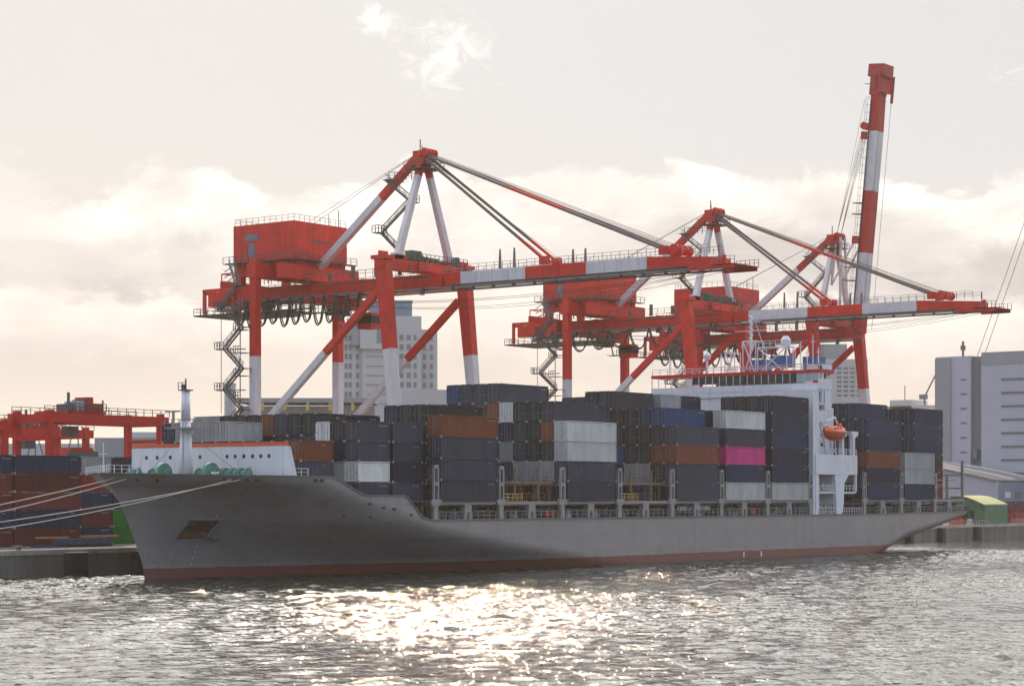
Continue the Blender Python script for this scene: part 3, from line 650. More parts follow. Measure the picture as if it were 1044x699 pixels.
# monkey island: radar mast, blue tanks, domes
tp = MB(); Z0 = 31.9
def lat(x, y, w, d, z0, z1):
    for a in (0, 1):
        for c in (0, 1): tp.beam((x + a * w, y + c * d, z0), (x + a * w, y + c * d, z1), .13)
    tp.beam((x, y, z0), (x, y + d, z1), .16); tp.beam((x, y + d, z0), (x, y, z1), .16); tp.beam((x, y, z1), (x, y + d, z1), .15); tp.beam((x + w, y, z1), (x + w, y + d, z1), .15); tp.beam((x, y, z0 + 1.2), (x, y + d, z0 + 1.2), .14)
    tp.beam((x, y, z1), (x + w, y, z1), .13); tp.beam((x, y + d, z1), (x + w, y + d, z1), .13)
lat(320, 183, 3, 5.8, Z0 - .4, 36.3); lat(321, 189.8, 2.5, 2.6, Z0 - .4, 37.6); lat(320, 193.5, 2, 2, Z0 - .4, 35.6)
tp.beam((321.3, 190.9, 36), (321.3, 190.9, 41.5), .34); tp.beam((322.6, 188.9, 36), (321.6, 190.6, 42), .13); tp.beam((321.3, 187.8, 39.4), (321.3, 193.8, 39.4), .13); tp.beam((321.3, 189, 41), (321.3, 192.8, 41), .15)
for k in range(6): tp.beam((321.0, 190.3, 36.5 + k), (321.6, 191.5, 37.2 + k), .12)
tp.rail((320, 183, 36.4), (320, 192, 36.4), 1.0, 1.2, .04); tp.rail((319.5, 178, Z0), (319.5, 205, Z0), 1.1, 1.5, .04)
tp.beam((320, 199.2, Z0), (320, 199.2, 34.6), .3)
tp.tube((320, 199.2, 34.6), (320, 199.2, 35.3), .55, 12, 0, .75); tp.tube((320, 199.2, 35.3), (320, 199.2, 35.9), .75, 12, 0, .3)
for (yy, h) in ((207.5, 3.5), (204.5, 2.2), (196.6, 3.6), (182, 4.5), (180.5, 5.2), (179.2, 3.8), (178.1, 6.2), (177, 4.0)): tp.beam((320.5, yy, Z0), (320.5, yy, Z0 + h), .12); tp.beam((320.5, yy - .5, Z0 + h * .8), (320.5, yy + .5, Z0 + h * .8), .1)
tp.build('radar_mast', SHIPW, ship)
q = MB(); q.box(321.5, 324.5, 183.8, 187.2, 32.8, 34.8); q.build('blue_tank', TANKB, ship)
q = MB(); q.box(323.5, 327, 179.2, 181.8, 32.4, 34.6); q.build('blue_tank', TANKB, ship)
q = MB(); q.box(323, 326, 189.4, 192.2, 32.4, 34.4); q.build('blue_tank', TANKB, ship)
q = MB(); q.tube((321.5, 184.0, 36.5), (321.5, 184.0, 37.5), .8, 12, 0, .9); q.tube((321.5, 184, 37.5), (321.5, 184, 38.2), .9, 12, 0, .4); q.build('radome', SHIPW, ship)
# funnel, mostly behind the stacks
q = MB(); q.box(329, 333, 187, 195, 7, 29, 0); q.box(329.4, 332.6, 188, 194, 29, 30.2, 1); q.build('funnel', [SHIPW, DSTEEL], ship)
# stern frame
q = MB(); q.box(375.5, 375.95, 175.9, 176.4, 7.2, 17.0, 0); q.box(375.5, 375.95, 204.9, 205.4, 7.2, 17.0, 0)
for zz in (11.6, 14.1): q.box(375.3, 375.6, 176.4, 205, zz, zz + .25, 0)
q.box(375.0, 376.0, 176, 205.2, 9.6, 9.8, 0)
for k in range(9): q.box(375.4, 375.6, 179 + 3 * k, 179.2 + 3 * k, 7.2, 14.3, 0)
for (xa, yy) in ((367, 177.3), (371.2, 177.3)): q.box(xa, xa + .25, yy, yy + .25, 7.2, 14.6, 0)
q.box(364, 375.5, 177.3, 177.6, 13.2, 13.4, 0); q.box(364, 375.5, 177.2, 177.6, 9.3, 9.5, 0)
q.rail((362, 175.8, 7.3), (375.8, 176, 7.4), 1.1, .7, .05, 0)
q.build('stern_frame', GSTEEL, ship)
for k in range(7):
    q = MB(); xx = 362.8 + k * 1.75; q.box(xx, xx + .9, 177, 178, 7.2, 8.4 + (k % 3) * .4); q.tube((xx, 176.5, 7.2), (xx, 176.5, 8.9), .13, 6); q.build('vent_box', [COAM, GSTEEL, SHIPG][k % 3], ship)

# lifeboat: an enclosed orange boat hanging from its davits
q = MB(); cx, cy, cz = 323.2, 175.4, 21.2; Lh = 3.7; n = 14; ring = []
for i in range(n + 1):
    t = -1 + 2 * i / n; w = max(.06, (1 - abs(t) ** 2.6)) ** .6; zc = cz + .25 * t * t
    pts = []
    for k in range(12):
        a = 2 * math.pi * k / 12; yy = math.cos(a) * 1.25 * w; zz = math.sin(a) * (1.2 if math.sin(a) > 0 else 1.45) * w ** .8
        if abs(math.cos(a)) > .95: yy *= 1.12
        pts.append((cx + t * Lh, cy + yy, zc + zz))
    ring.append(pts)
vs = [p for rg in ring for p in rg]; fs = [(i * 12 + k, (i + 1) * 12 + k, (i + 1) * 12 + (k + 1) % 12, i * 12 + (k + 1) % 12) for i in range(n) for k in range(12)]
fs += [tuple(range(12))[::-1], tuple(range(n * 12, n * 12 + 12))]
q.add(vs, fs, 0); q.tube((cx + 1.6, cy, cz + .9), (cx + 1.6, cy, cz + 1.65), .65, 10, 0, .5)
lb = q.build('lifeboat', BOATO, None, True, org=(cx, cy, cz)); tag(lb, 'orange enclosed lifeboat hanging on the white side of the bridge tower', 'lifeboat')
lb['_o'] = (cx, cy, cz)
q = MB(); q.path([(cx + t * .1 * Lh, cy - 1.42 * max(.1, (1 - abs(t * .1) ** 2.6)) ** .6, cz + .02) for t in range(-9, 10)], .07); q.build('fender_strip', DSTEEL, lb)
q = MB()
for k in (-1.6, -.6, .4): q.box(cx + k, cx + k + .45, cy - 1.06, cy - .9, cz + .62, cz + .86)
q.build('window', GLASS, lb)

# mooring lines
def catenary(p, q, sag, n=24):
    p = Vector(p); q = Vector(q); return [p.lerp(q, i / n) - Vector((0, 0, sag * 4 * (i / n) * (1 - i / n))) for i in range(n + 1)]
for (p, e, sag, lab) in (((171.6, 189.9, 12.5), (128, 211.6, 3.9), .9, 'pale mooring rope from the bow tip, the uppermost'),
                         ((172.2, 188.6, 12.4), (128, 211.6, 3.7), 1.5, 'pale mooring rope from the bow tip, just under the uppermost'),
                         ((181.2, 178.6, 12.3), (118, 211.6, 3.9), 1.6, 'pale mooring rope from the foredeck side, upper of the lower pair'),
                         ((180.2, 179.0, 12.3), (118, 211.6, 3.7), 2.4, 'pale mooring rope from the foredeck side, the lowest')):
    q = MB(); q.path(catenary(p, e, sag), .055); tag(q.build('mooring_rope', ROPE), lab, 'rope', 'mooring ropes at the bow')

# ------------------------------------------------------------------ gantry cranes
ZP = 33.4
def zb(p, q, split=ZP):
    """paint bands for a member: white (1) below ZP, red (0) above"""
    z0, z1 = p[2], q[2]
    if (z0 - split) * (z1 - split) >= 0: return [(1, 0 if min(z0, z1) >= split - .01 else 1)]
    t = (split - z0) / (z1 - z0); return [(t, 1 if z0 < split else 0), (1, 0 if z0 < split else 1)]
def crane(Xc, up, label, trolley_y, loop0, loop1, nloop, red=RED):
    t = thing('gantry_crane', label, 'crane', (Xc, 229, QZ), 'red and white quay cranes')
    RW = [red, WHT]
    def P(x, y, z): return (Xc + x, y, z)
    # legs and sill
    for sx in (-10.2, 10.2):
        m = MB(); a, b, c = P(sx, 214, 4.6), P(sx, 214, 22), P(sx, 216.7, 47.9)
        m.banded(a, b, 1.4, 1.6, zb(a, b)); m.banded(b, c, 1.4, 1.6, zb(b, c), 1.75, 2.2); m.box(c[0] - 1.2, c[0] + 1.2, 215.2, 218.2, 47.6, 48.2, 0)
        for k in range(3): m.box(c[0] - .9 + k * .75, c[0] - .55 + k * .75, 216.4, 216.9, 48.2, 48.9, 0)
        m.build('leg', RW, t)
        m = MB(); a, b = P(sx, 244.5, 4.6), P(sx, 244.5, 49.6); m.banded(a, b, 1.35, 1.4, zb(a, b)); m.build('leg', RW, t)
        m = MB(); a, b = P(sx, 217.6, 42.6), P(sx, 243.8, 21.0); m.banded(a, b, 1.0, 1.05, zb(a, b)); m.build('diagonal_brace', RW, t)
        m = MB(); m.banded(P(sx, 215, 19.5), P(sx, 243.6, 19.5), 1.4, 2.0, [(1, 1)]); m.build('portal_beam', RW, t)
    for y in (214, 244.5):
        m = MB(); m.box(Xc - 14, Xc + 14, y - .8, y + .8, 3.9, 5.2, 0); m.build('sill_beam', red, t)
        for k in range(8):
            xx = Xc - 13 + k * 3.7; m = MB(); m.tube((xx, y - .25, 3.65), (xx, y + .25, 3.65), .42, 12); m.build('wheel', DSTEEL, t)
    m = MB(); m.box(Xc - 11.2, Xc + 11.2, 215.7, 217.6, 46.1, 47.8, 0)
    m.box(Xc - 3, Xc + 3.4, 215.2, 215.6, 46.3, 47.6, 0); m.box(Xc - 7.5, Xc - 5, 216, 217.4, 47.95, 48.6, 0); m.box(Xc + 4.4, Xc + 10.2, 216, 217.4, 47.95, 48.5, 0)
    m.build('cross_beam', red, t)
    m = MB(); m.box(Xc - 11.2, Xc + 11.2, 243.5, 245.5, 46.4, 48.8, 0); m.box(Xc - 9.2, Xc + 9.2, 238.8, 240.6, 46.2, 48.7, 0); m.build('cross_beam', red, t)
    # main girders, landside part
    m = MB(); m.box(Xc - 2.2, Xc + 2.2, 211.3, 260.5, 43.5, 45.75, 0)
    for sx in (-2.6, 2.6): m.box(Xc + sx - .35, Xc + sx + .35, 211.3, 261, 43.25, 43.48, 1)
    for k in range(16): m.box(Xc - 2.26, Xc + 2.26, 213 + k * 3, 213.12 + k * 3, 43.6, 45.65, 0)
    for k in range(5): m.box(Xc - 1.5, Xc + 1.5, 213 + k * 7.6, 213.9 + k * 7.6, 45.75, 45.95, 0)
    m.build('girder', [red, GSTEEL], t)
    # rear winch frame and platforms
    m = MB()
    for sx in (-4.3, 4.3):
        m.box(Xc + sx - .25, Xc + sx + .25, 262.1, 262.6, 41.6, 45.8); m.box(Xc + sx - .25, Xc + sx + .25, 255.5, 262.5, 45.3, 45.9); m.box(Xc + sx - .25, Xc + sx + .25, 255.1, 255.6, 41.6, 45.3)
        m.box(Xc + sx - .6, Xc + sx + .6, 256.5, 260.9, 42.8, 44.8)
    m.box(Xc - 4.3, Xc + 4.3, 262.1, 262.5, 45, 45.6); m.box(Xc - 3.4, Xc + 2.4, 252, 255.9, 42.6, 46.2); m.tube((Xc - 4.6, 258, 44.6), (Xc + 4, 258, 44.6), 1.1, 14)
    m.box(Xc - 4.4, Xc + 4.4, 257.5, 258.5, 45.6, 47.1); m.tube((Xc - 5, 253, 43.2), (Xc + 2, 253, 43.2), .8, 12)
    m.build('winch_frame', red, t)
    m = MB()
    for yy in (247, 250.5, 254.5, 258): m.beam((Xc - 4.5, yy, 46), (Xc - 4.5, yy, 48.3), .16)
    m.beam((Xc - 4.5, 247, 48.3), (Xc - 4.5, 258, 48.3), .18); m.beam((Xc - 4.5, 258, 48.3), (Xc + 4, 258, 48.3), .18); m.build('pipe_frame', red, t)
    m = MB()
    m.box(Xc - 5.6, Xc - 4.6, 236, 263.7, 41.2, 41.4); m.rail((Xc - 5.6, 236, 41.4), (Xc - 5.6, 263.7, 41.4), 1.1, 1.7, .04); m.box(Xc - 5.6, Xc + 5.6, 261.3, 263.7, 41.2, 41.42); m.rail((Xc - 5.6, 263.7, 41.4), (Xc + 5.6, 263.7, 41.4), 1.1, 1.7, .04)
    m.box(Xc - 5.6, Xc + 5.6, 248.5, 261.1, 41.22, 41.38); m.box(Xc - 5.4, Xc + 3, 242, 249, 41.2, 41.37)
    for k in range(6): m.beam((Xc - 5.1, 237 + 4 * k, 41.4), (Xc - 4.4, 237 + 4 * k, 43.5), .14)
    for k in range(6): m.box(Xc - 4.6 + (k % 3) * 1.7, Xc - 3.6 + (k % 3) * 1.7, 247.4 + 1.3 * k, 248.4 + 1.3 * k, 41.5, 42.6)
    m.build('lower_walkway', DSTEEL, t)
    m = MB(); m.box(Xc - 5.0, Xc - 3.9, 212, 236, 45.0, 45.12); m.rail((Xc - 5, 212, 45.8), (Xc - 5, 255.5, 45.8), 1.1, 1.6, .04); m.rail((Xc + 4.4, 212, 45.8), (Xc + 4.4, 255.5, 45.8), 1.1, 1.6, .04)
    m.build('girder_railing', DSTEEL, t)
    # festoon loops
    for k in range(nloop):
        ya = loop0 + (loop1 - loop0) * k / nloop; yb = loop0 + (loop1 - loop0) * (k + 1) / nloop; w = abs(yb - ya); pts = []
        dep = 4.4 if nloop == 11 else 3.8
        dep *= .9 + .2 * ((k * 37) % 10) / 10
        for i in range(13):
            u = i / 12; pts.append((Xc - 5.4, ya + (yb - ya) * u, 43.2 - dep * (1 - abs(2 * u - 1) ** 2.4)))
        m = MB(); m.path(pts, .15, 5); m.path([(p_[0] + .5, p_[1] + .12, p_[2] + .25) for p_ in pts], .10, 5); m.build('festoon_cable', CABLE, t)
    m = MB(); m.beam((Xc - 5.3, loop0, 43.3), (Xc - 5.3, loop1, 43.3), .18, .25); m.build('festoon_rail', DSTEEL, t)
    # machinery house
    hx0, hx1, hy0, hy1, hz0, hz1 = Xc - 6.5, Xc + 6.6, 239.2, 253.2, 49.8, 55.9
    m = MB(); m.box(hx0, hx1, hy0, hy1, hz0, hz1, 0)
    for k in range(10): m.box(hx0 - .03, hx0, hy0 + .5 + k * 1.45, hy0 + .56 + k * 1.45, hz0 + .1, hz1 - .1, 0); 
    for k in range(9): m.box(hx0 + .5 + k * 1.4, hx0 + .56 + k * 1.4, hy0 - .03, hy0, hz0 + .1, hz1 - .1, 0)
    for k in range(6): m.box(hx0 + 4.4 + k * .85, hx0 + 4.95 + k * .85, hy0 - .05, hy0 - .03, 52.6, 53.0, 1)   # louvre slots
    mh = m.build('machinery_house', [red, DSTEEL], t)
    m = MB(); m.box(hx0 - .08, hx0 - .035, 248.2, 249.6, 50.4, 52.7); m.box(hx0 - .1, hx0 - .035, 247.3, 250.3, 53.2, 54.2); m.build('door', mat_bluegrey, mh)
    m = MB(); m.box(hx0 - 1.3, hx0, hy0 - 1.2, hy1 + 1.2, 49.4, 49.55); m.box(hx0, hx1 + 1.2, hy0 - 1.2, hy0, 49.4, 49.56); m.rail((hx0 - 1.3, hy0 - 1.2, 49.5), (hx0 - 1.3, hy1 + 1.2, 49.5), 1.1, 1.5, .04)
    m.rail((hx0 - 1.3, hy0 - 1.2, 49.5), (hx1 + 1.2, hy0 - 1.2, 49.5), 1.1, 1.5, .04)
    for k in range(6): m.beam((hx0 - 1.2, hy0 + k * 2.6, 49.4), (hx0, hy0 + k * 2.6, 48.4), .15)
    for k in range(3): m.beam((hx0 - 1.0, hy1 + 1.1, 46.2 + k), (hx0 - 1.0, hy1 - 1, 47.2 + k), .12)
    m.build('house_walkway', DSTEEL, t)
    m = MB(); m.rail((hx0 + .2, hy0 + .2, hz1), (hx0 + .2, hy1 - .2, hz1), 1.1, 1.3, .03); m.rail((hx0 + .2, hy0 + .2, hz1), (hx1 - .2, hy0 + .2, hz1), 1.1, 1.3, .03); m.rail((hx0 + .2, hy1 - .2, hz1), (hx1, hy1 - .2, hz1), 1.1, 1.3, .03)
    m.beam((hx1 - 1, hy0 + 1, hz1), (hx1 - 1, hy0 + 1, hz1 + 3), .12); m.beam((hx1 - 3.5, hy0 + 1, hz1), (hx1 - 3.5, hy0 + 1, hz1 + 2), .1); m.build('roof_railing', GSTEEL, mh)
    m = MB()
    for (xx, yy) in ((hx0 + 1, hy0 + .8), (hx1 - 1, hy0 + .8), (hx0 + 1, hy1 - .8), (hx1 - 1, hy1 - .8)): m.box(xx - .6, xx + .6, yy - .6, yy + .6, 45.8, 49.8)
    m.box(hx0 + .4, hx1 - .4, hy0 + .3, hy0 + 1.3, 48.3, 49.7); m.box(hx0 + .4, hx0 + 1.6, hy0, hy1, 48.2, 49.75); m.box(hx1 - 1.6, hx1 - .4, hy0, hy1, 48.2, 49.75)
    m.prism([(hy0 + 1, 46.2), (hy0 + 6, 47.5), (hy1, 47.3), (hy1, 49.4), (hy0, 49.4)], 'x', hx0 + .2, hx0 + .9)
    m.tube((Xc - 4, 241, 47.2), (Xc + 4, 241, 47.2), .9, 12); m.build('house_frame', red, t)
    # A-frame
    ap = P(0, 216.7, 65.2)
    for sx in (-6.7, 6.7):
        a = P(sx, 216.7, 48.0); b = (Xc + (.5 if sx > 0 else -.5), ap[1], 64.4); m = MB(); m.banded(b, a, .85, .95, [(.16, 0), (1, 1)], 1.0, 1.1); m.box(a[0] - .8, a[0] + .8, 216, 217.4, 47.95, 48.9, 1); m.build('a_frame_leg', [red, WHT], t)
    m = MB(); m.box(Xc - 1.3, Xc + 1.3, 215.6, 218.0, 63.6, 65.9, 0); m.box(Xc - 1.9, Xc + 1.9, 215.9, 216.6, 64.9, 65.6, 0)
    for sx in (-1.2, -.4, .4, 1.2): m.tube((Xc + sx - .15, 215.6, 65.5), (Xc + sx + .15, 215.6, 65.5), .75, 14, 0)
    m.beam((Xc - .6, 217, 65.9), (Xc - .6, 217, 67.8), .14, m=1); m.beam((Xc + .6, 217.6, 65.9), (Xc + .6, 217.6, 67), .1, m=1)
    m.box(Xc - 2.6, Xc + 2.6, 214.6, 218.8, 62.9, 63.0, 1)
    m.rail((Xc - 2.6, 214.6, 63), (Xc + 2.6, 214.6, 63), 1.1, 1, .04, 1); m.rail((Xc - 2.6, 214.6, 63), (Xc - 2.6, 218.8, 63), 1.1, 1, .04, 1); m.rail((Xc + 2.6, 214.6, 63), (Xc + 2.6, 218.8, 63), 1.1, 1, .04, 1)
    m.build('apex_head', [red, DSTEEL], t)
    m = MB(); m.banded((Xc - .6, 217.4, 65), (Xc - .4, 239.0, 48.6), 1.15, 1.15, [(.36, 0), (1, 1)]); m.build('backstay', [red, WHT], t)
    m = MB()
    m.path([(Xc + .3, 217.6, 66), (Xc + 2, 243, 56.3)], .05, 4); m.path([(Xc - .2, 217.6, 65.8), (Xc - 2, 240, 56.2)], .04, 4); m.build('stay_rope', DSTEEL, t)
    # A-frame stairs
    m = MB()
    def flight(p, q, w=.8, mm=0):
        p = Vector(p); q = Vector(q); d = (q - p); side = Vector((-d.y, d.x, 0)).normalized() * (w / 2) if (abs(d.x) + abs(d.y)) > .01 else Vector((w / 2, 0, 0))
        for s_ in (-1, 1):
            m.beam(p + side * s_, q + side * s_, .10, .30, mm); m.beam(p + side * s_ + Vector((0, 0, 1)), q + side * s_ + Vector((0, 0, 1)), .09, m=mm); m.beam(p + side * s_ + Vector((0, 0, .5)), q + side * s_ + Vector((0, 0, .5)), .06, m=mm)
            for k in range(1, 4): c_ = p.lerp(q, k / 4) + side * s_; m.beam(c_, c_ + Vector((0, 0, 1)), .05, m=mm)
        n_ = max(3, int(abs(d.z) / .35))
        for k in range(n_): c_ = p.lerp(q, (k + .5) / n_); m.beam(c_ - side, c_ + side, .22, .05, mm)
    flight((Xc - 3.0, 217.9, 48.3), (Xc - 6.0, 220.6, 52.4)); m.box(Xc - 7.6, Xc - 5.6, 219.8, 221.2, 52.3, 52.4); m.rail((Xc - 7.6, 219.8, 52.4), (Xc - 7.6, 221.2, 52.4), 1.1, .7, .05); m.rail((Xc - 7.6, 219.8, 52.4), (Xc - 5.6, 219.8, 52.4), 1.1, .7, .05)
    flight((Xc - 6.2, 220.3, 52.4), (Xc - 2.0, 217.8, 57.6)); m.box(Xc - 2.4, Xc - .6, 217.2, 218.6, 57.5, 57.6); m.rail((Xc - 2.4, 217.2, 57.6), (Xc - .6, 217.2, 57.6), 1.1, .7, .05)
    flight((Xc - 1.6, 218.0, 57.6), (Xc - 3.0, 222.3, 61.4)); m.box(Xc - 3.2, Xc + .6, 221.4, 222.8, 61.4, 61.5); m.rail((Xc - 3.2, 221.4, 61.5), (Xc + .6, 218.6, 61.5), 1.1, .9, .05)
    m.build('a_frame_stair', DSTEEL, t)
    # zigzag stair beside the far landside leg
    m = MB(); z = QZ + 1; xx = Xc - 11.6; i = 0
    while z < 40:
        ya, yb = (246.2, 250.2) if i % 2 == 0 else (250.2, 246.2)
        flight((xx, ya, z), (xx, yb, z + 3.4)); z += 3.4; i += 1
        y0 = yb if yb > 248 else yb - 1.2
        if i % 2 == 1:
            m.box(xx - .6, xx + .6, y0 - .2, y0 + 1.8, z - .1, z); m.rail((xx - .6, y0 - .2, z), (xx - .6, y0 + 1.8, z), 1.1, .6, .045); m.rail((xx - .6, y0 + 1.8, z), (xx + .6, y0 + 1.8, z), 1.1, .6, .045)
            m.beam((xx, 245.4, z - .2), (xx, y0 + 1.8, z - .1), .16)
        else: m.box(xx - .6, xx + .6, y0 - .4, y0 + 1.2, z - .1, z)
    m.beam((xx - .6, 246.0, 5), (xx - .6, 246.0, 45), .12); m.beam((xx - .6, 250.4, 24), (xx - .6, 250.4, 41), .08)
    for k in range(9): m.rail((xx - .6, 246, 7.4 + 3.8 * k), (xx - .6, 247.6, 7.4 + 3.8 * k), 1.1, .5, .05); m.box(xx - .6, xx + 1, 245.4, 247.6, 7.3 + 3.8 * k, 7.4 + 3.8 * k)
    m.rail((xx, 246, 41.2), (xx, 252, 41.2), 1.1, .9, .045); m.box(xx - .6, xx + 1.4, 245.6, 252, 41.1, 41.22)
    flight((xx, 251.5, 41.2), (xx, 247.2, 45.2)); flight((xx, 247.2, 45.2), (xx + 2.8, 251.5, 49.4)); m.box(xx - .6, xx + 1.2, 245.6, 248, 45.1, 45.2)
    m.build('zigzag_stair', DSTEEL, t)
    for k in range(7):
        m = MB(); yy = 214 + k * 6.6; m.box(Xc - 3.9, Xc - 2.2, yy, yy + .25, 43.0, 43.5); m.box(Xc - 3.9, Xc - 3.3, yy - .15, yy + .4, 42.3, 43.0); m.build('bracket', DSTEEL, t)
    for k in range(5):
        m = MB(); m.box(Xc - 3.3, Xc - 2.8, 219 + k * 5, 219.5 + k * 5, 45.8, 47.0 + (k % 3) * .5); m.build('lamp_box', DSTEEL, t)
    # trolley and operator's cab
    m = MB(); ty = trolley_y
    m.box(Xc - 4.4, Xc + 4.4, ty - 3, ty + 3, 42.2, 43.1, 0); m.box(Xc - 4.2, Xc + 4, ty - 2.6, ty - 1.8, 41.2, 42.2, 0)
    for sx in (-3.4, 3.4): m.tube((Xc + sx - .3, ty - 1.8, 43.0), (Xc + sx + .3, ty - 1.8, 43.0), .4, 10, 1); m.tube((Xc + sx - .3, ty + 1.8, 43), (Xc + sx + .3, ty + 1.8, 43), .4, 10, 1)
    m.box(Xc - 5.8, Xc - 4, ty - 4.6, ty + 4.6, 40.4, 40.5, 1); m.rail((Xc - 5.8, ty - 4.6, 40.5), (Xc - 5.8, ty + 4.6, 40.5), 1.1, 1, .05, 1); m.box(Xc - 1, Xc + 2.6, ty - 1, ty + 1, 40.4, 42.2, 1)
    m.beam((Xc - 5, ty + 4.2, 40.4), (Xc - 5, ty + 4.2, 42.3), .2, m=1); m.beam((Xc - 5, ty - 4.2, 40.4), (Xc - 5, ty - 4.2, 42.3), .2, m=1)
    m.build('trolley', [red, DSTEEL], t)
    m = MB(); m.box(Xc + 4.8, Xc + 7.2, ty - 3.8, ty - .8, 38.4, 41.1, 0); m.box(Xc + 4.7, Xc + 7.3, ty - 3.9, ty - .7, 39.3, 40.6, 1); m.build('operator_cab', [red, GLASS, DSTEEL], t); m = MB(); m.box(Xc - 3.2, Xc - .8, ty - 5.6, ty - 3.2, 38.3, 38.4, 2); m.rail((Xc - 3.2, ty - 5.6, 38.4), (Xc - .8, ty - 5.6, 38.4), 1, .8, .05, 2); m.beam((Xc - 2, ty - 4, 38.4), (Xc - 2, ty - 3, 42.3), .2, m=2)
    m.build('cab_platform', [red, GLASS, DSTEEL], t)
    # spreader hanging below the trolley
    # boom
    hinge = Vector((Xc, 211.0, 44.6))
    ang = R(84.5) if up else 0.
    def bp(x, s, h):      # s along the boom from the hinge, h above its axis
        return (Xc + x, hinge.y - math.cos(ang) * s + math.sin(ang) * h, hinge.z + math.sin(ang) * s + math.cos(ang) * h)
    def bbox(mb, x0, x1, s0, s1, h0, h1, mm, h1b=None, h0b=None):
        h1b = h1 if h1b is None else h1b; h0b = h0 if h0b is None else h0b
        vs = [bp(x0, s0, h0), bp(x1, s0, h0), bp(x1, s1, h0b), bp(x0, s1, h0b), bp(x0, s0, h1), bp(x1, s0, h1), bp(x1, s1, h1b), bp(x0, s1, h1b)]
        mb.add(vs, [(0, 1, 2, 3), (4, 7, 6, 5), (0, 4, 5, 1), (1, 5, 6, 2), (2, 6, 7, 3), (3, 7, 4, 0)], mm)
    BW_ = 1.75 if not up else 1.5
    bands = [(0, 3.2, 0), (3.2, 16.0, 1), (16.0, 27.5, 0), (27.5, 38.5, 1), (38.5, 50.5, 0)] if not up else [(0, 4.0, 0), (4.0, 17.0, 1), (17.0, 30, 0), (30, 42.5, 1), (42.5, 52.5, 0)]
    for sx in (0,):
        m = MB()
        for (s0, s1, mm) in bands:
            last = mm == 0 and s1 > 50
            bbox(m, -BW_, BW_, s0, s1, -1.0, 1.15, mm, (.35 if (last and not up) else (1.15)), -1.0 if not last else -.75)
            n_ = int((s1 - s0) / 3)
            for k in range(n_): bbox(m, -BW_ - .05, BW_ + .05, s0 + k * 3 + .3, s0 + k * 3 + .4, -1.0, 1.0 if not last else .3, mm)
        for e_ in ((-1, 1) if not up else ()): bbox(m, e_ * (BW_ + .3) - .3, e_ * (BW_ + .3) + .3, 0, 50.2, -1.38, -1.12, 2)
        m.build('boom', [red, WHT, GSTEEL], t)
    m = MB()
    bbox(m, -1.9, 1.9, 50.0, 50.8 if not up else 54.2, -.75, .3 if not up else 1.4, 0)
    if up: bbox(m, -2.2, 2.2, 53.8, 56.4, -1.7, 1.9, 0)
    if up:
        for k in range(3): bbox(m, -2.25, 2.25, 54 + k * .9, 54.12 + k * .9, -1.75, 1.95, 1)
    m.build('boom_head', [red, DSTEEL], t)
    m = MB()
    bbox(m, -3.4, 3.4, 50.6, 54.6, -1.25, -1.05, 0, -.95, -1.1); bbox(m, -3.4, -3.2, 46.8, 54.4, -1.6, -1.0, 0); bbox(m, 3.2, 3.4, 48.8, 54.4, -1.6, -1.0, 0)
    def brail(x, s0, s1, h0=1.25, step=1.6, mm=1):
        n_ = max(1, round((s1 - s0) / step))
        for k in range(n_ + 1): s_ = s0 + (s1 - s0) * k / n_; m.beam(bp(x, s_, h0), bp(x, s_, h0 + 1.1), .07, m=mm)
        for hh in (.6, 1.1): m.beam(bp(x, s0, h0 + hh), bp(x, s1, h0 + hh), .06, m=mm)
    brail(-3.4, 50.8, 54.6, -1.0, .8); brail(3.4, 50.8, 54.6, -1.0, .8); m.beam(bp(-3.4, 52, -1), bp(-3.4, 52, 1.8), .14, m=1); m.beam(bp(-1, 51.4, -1), bp(-1, 51.4, .6), .5, m=0)
    m.build('boom_tip_platform', [red, DSTEEL], t)
    m = MB(); brail(-BW_, .5, 49.5, 1.15); brail(BW_, .5, 49.5, 1.15); m.build('boom_railing', [red, GSTEEL], t)
    m = MB(); kk = .35 if up else .84
    bbox(m, -BW_ - .06 - kk, -BW_ - .06, 1, 49, .75 if up else -.95, .85 if up else -.85, 0); bbox(m, BW_ + .06, BW_ + .06 + kk, 1, 49, .75 if up else -.95, .85 if up else -.85, 0)
    for k in range(0 if up else 12): bbox(m, -2.5, -1.9, 2 + 4 * k, 2.3 + 4 * k, -1.7, -1.2, 0)
    m.build('boom_walkway', DSTEEL, t)
    for s_ in (11.0, 13.8, 25.0, 27.3):
        m = MB(); m.beam(bp(-1.6, s_, 1.2), bp(-1.6, s_, 4.2 if s_ < 20 else 3.2), .36, m=0, w2=.2, h2=.2); m.build('lamp_post', STAYM, t)
    for s_ in (19.6, 41.5):
        m = MB()
        for sx in (-1.6, 1.6): bbox(m, sx - .35, sx + .35, s_ - .8, s_ + .8, 1.25, 2.5, 0)
        bbox(m, -1.9, 1.9, s_ - .25, s_ + .25, 1.5, 2.0, 0)
        if s_ > 40: 
            for sx in (-2, -.7, .7, 2): m.tube(bp(sx - .2, s_ + 2, 1.9), bp(sx + .2, s_ + 2, 1.9), .8, 12, 0)
        m.build('stay_bracket', red, t)
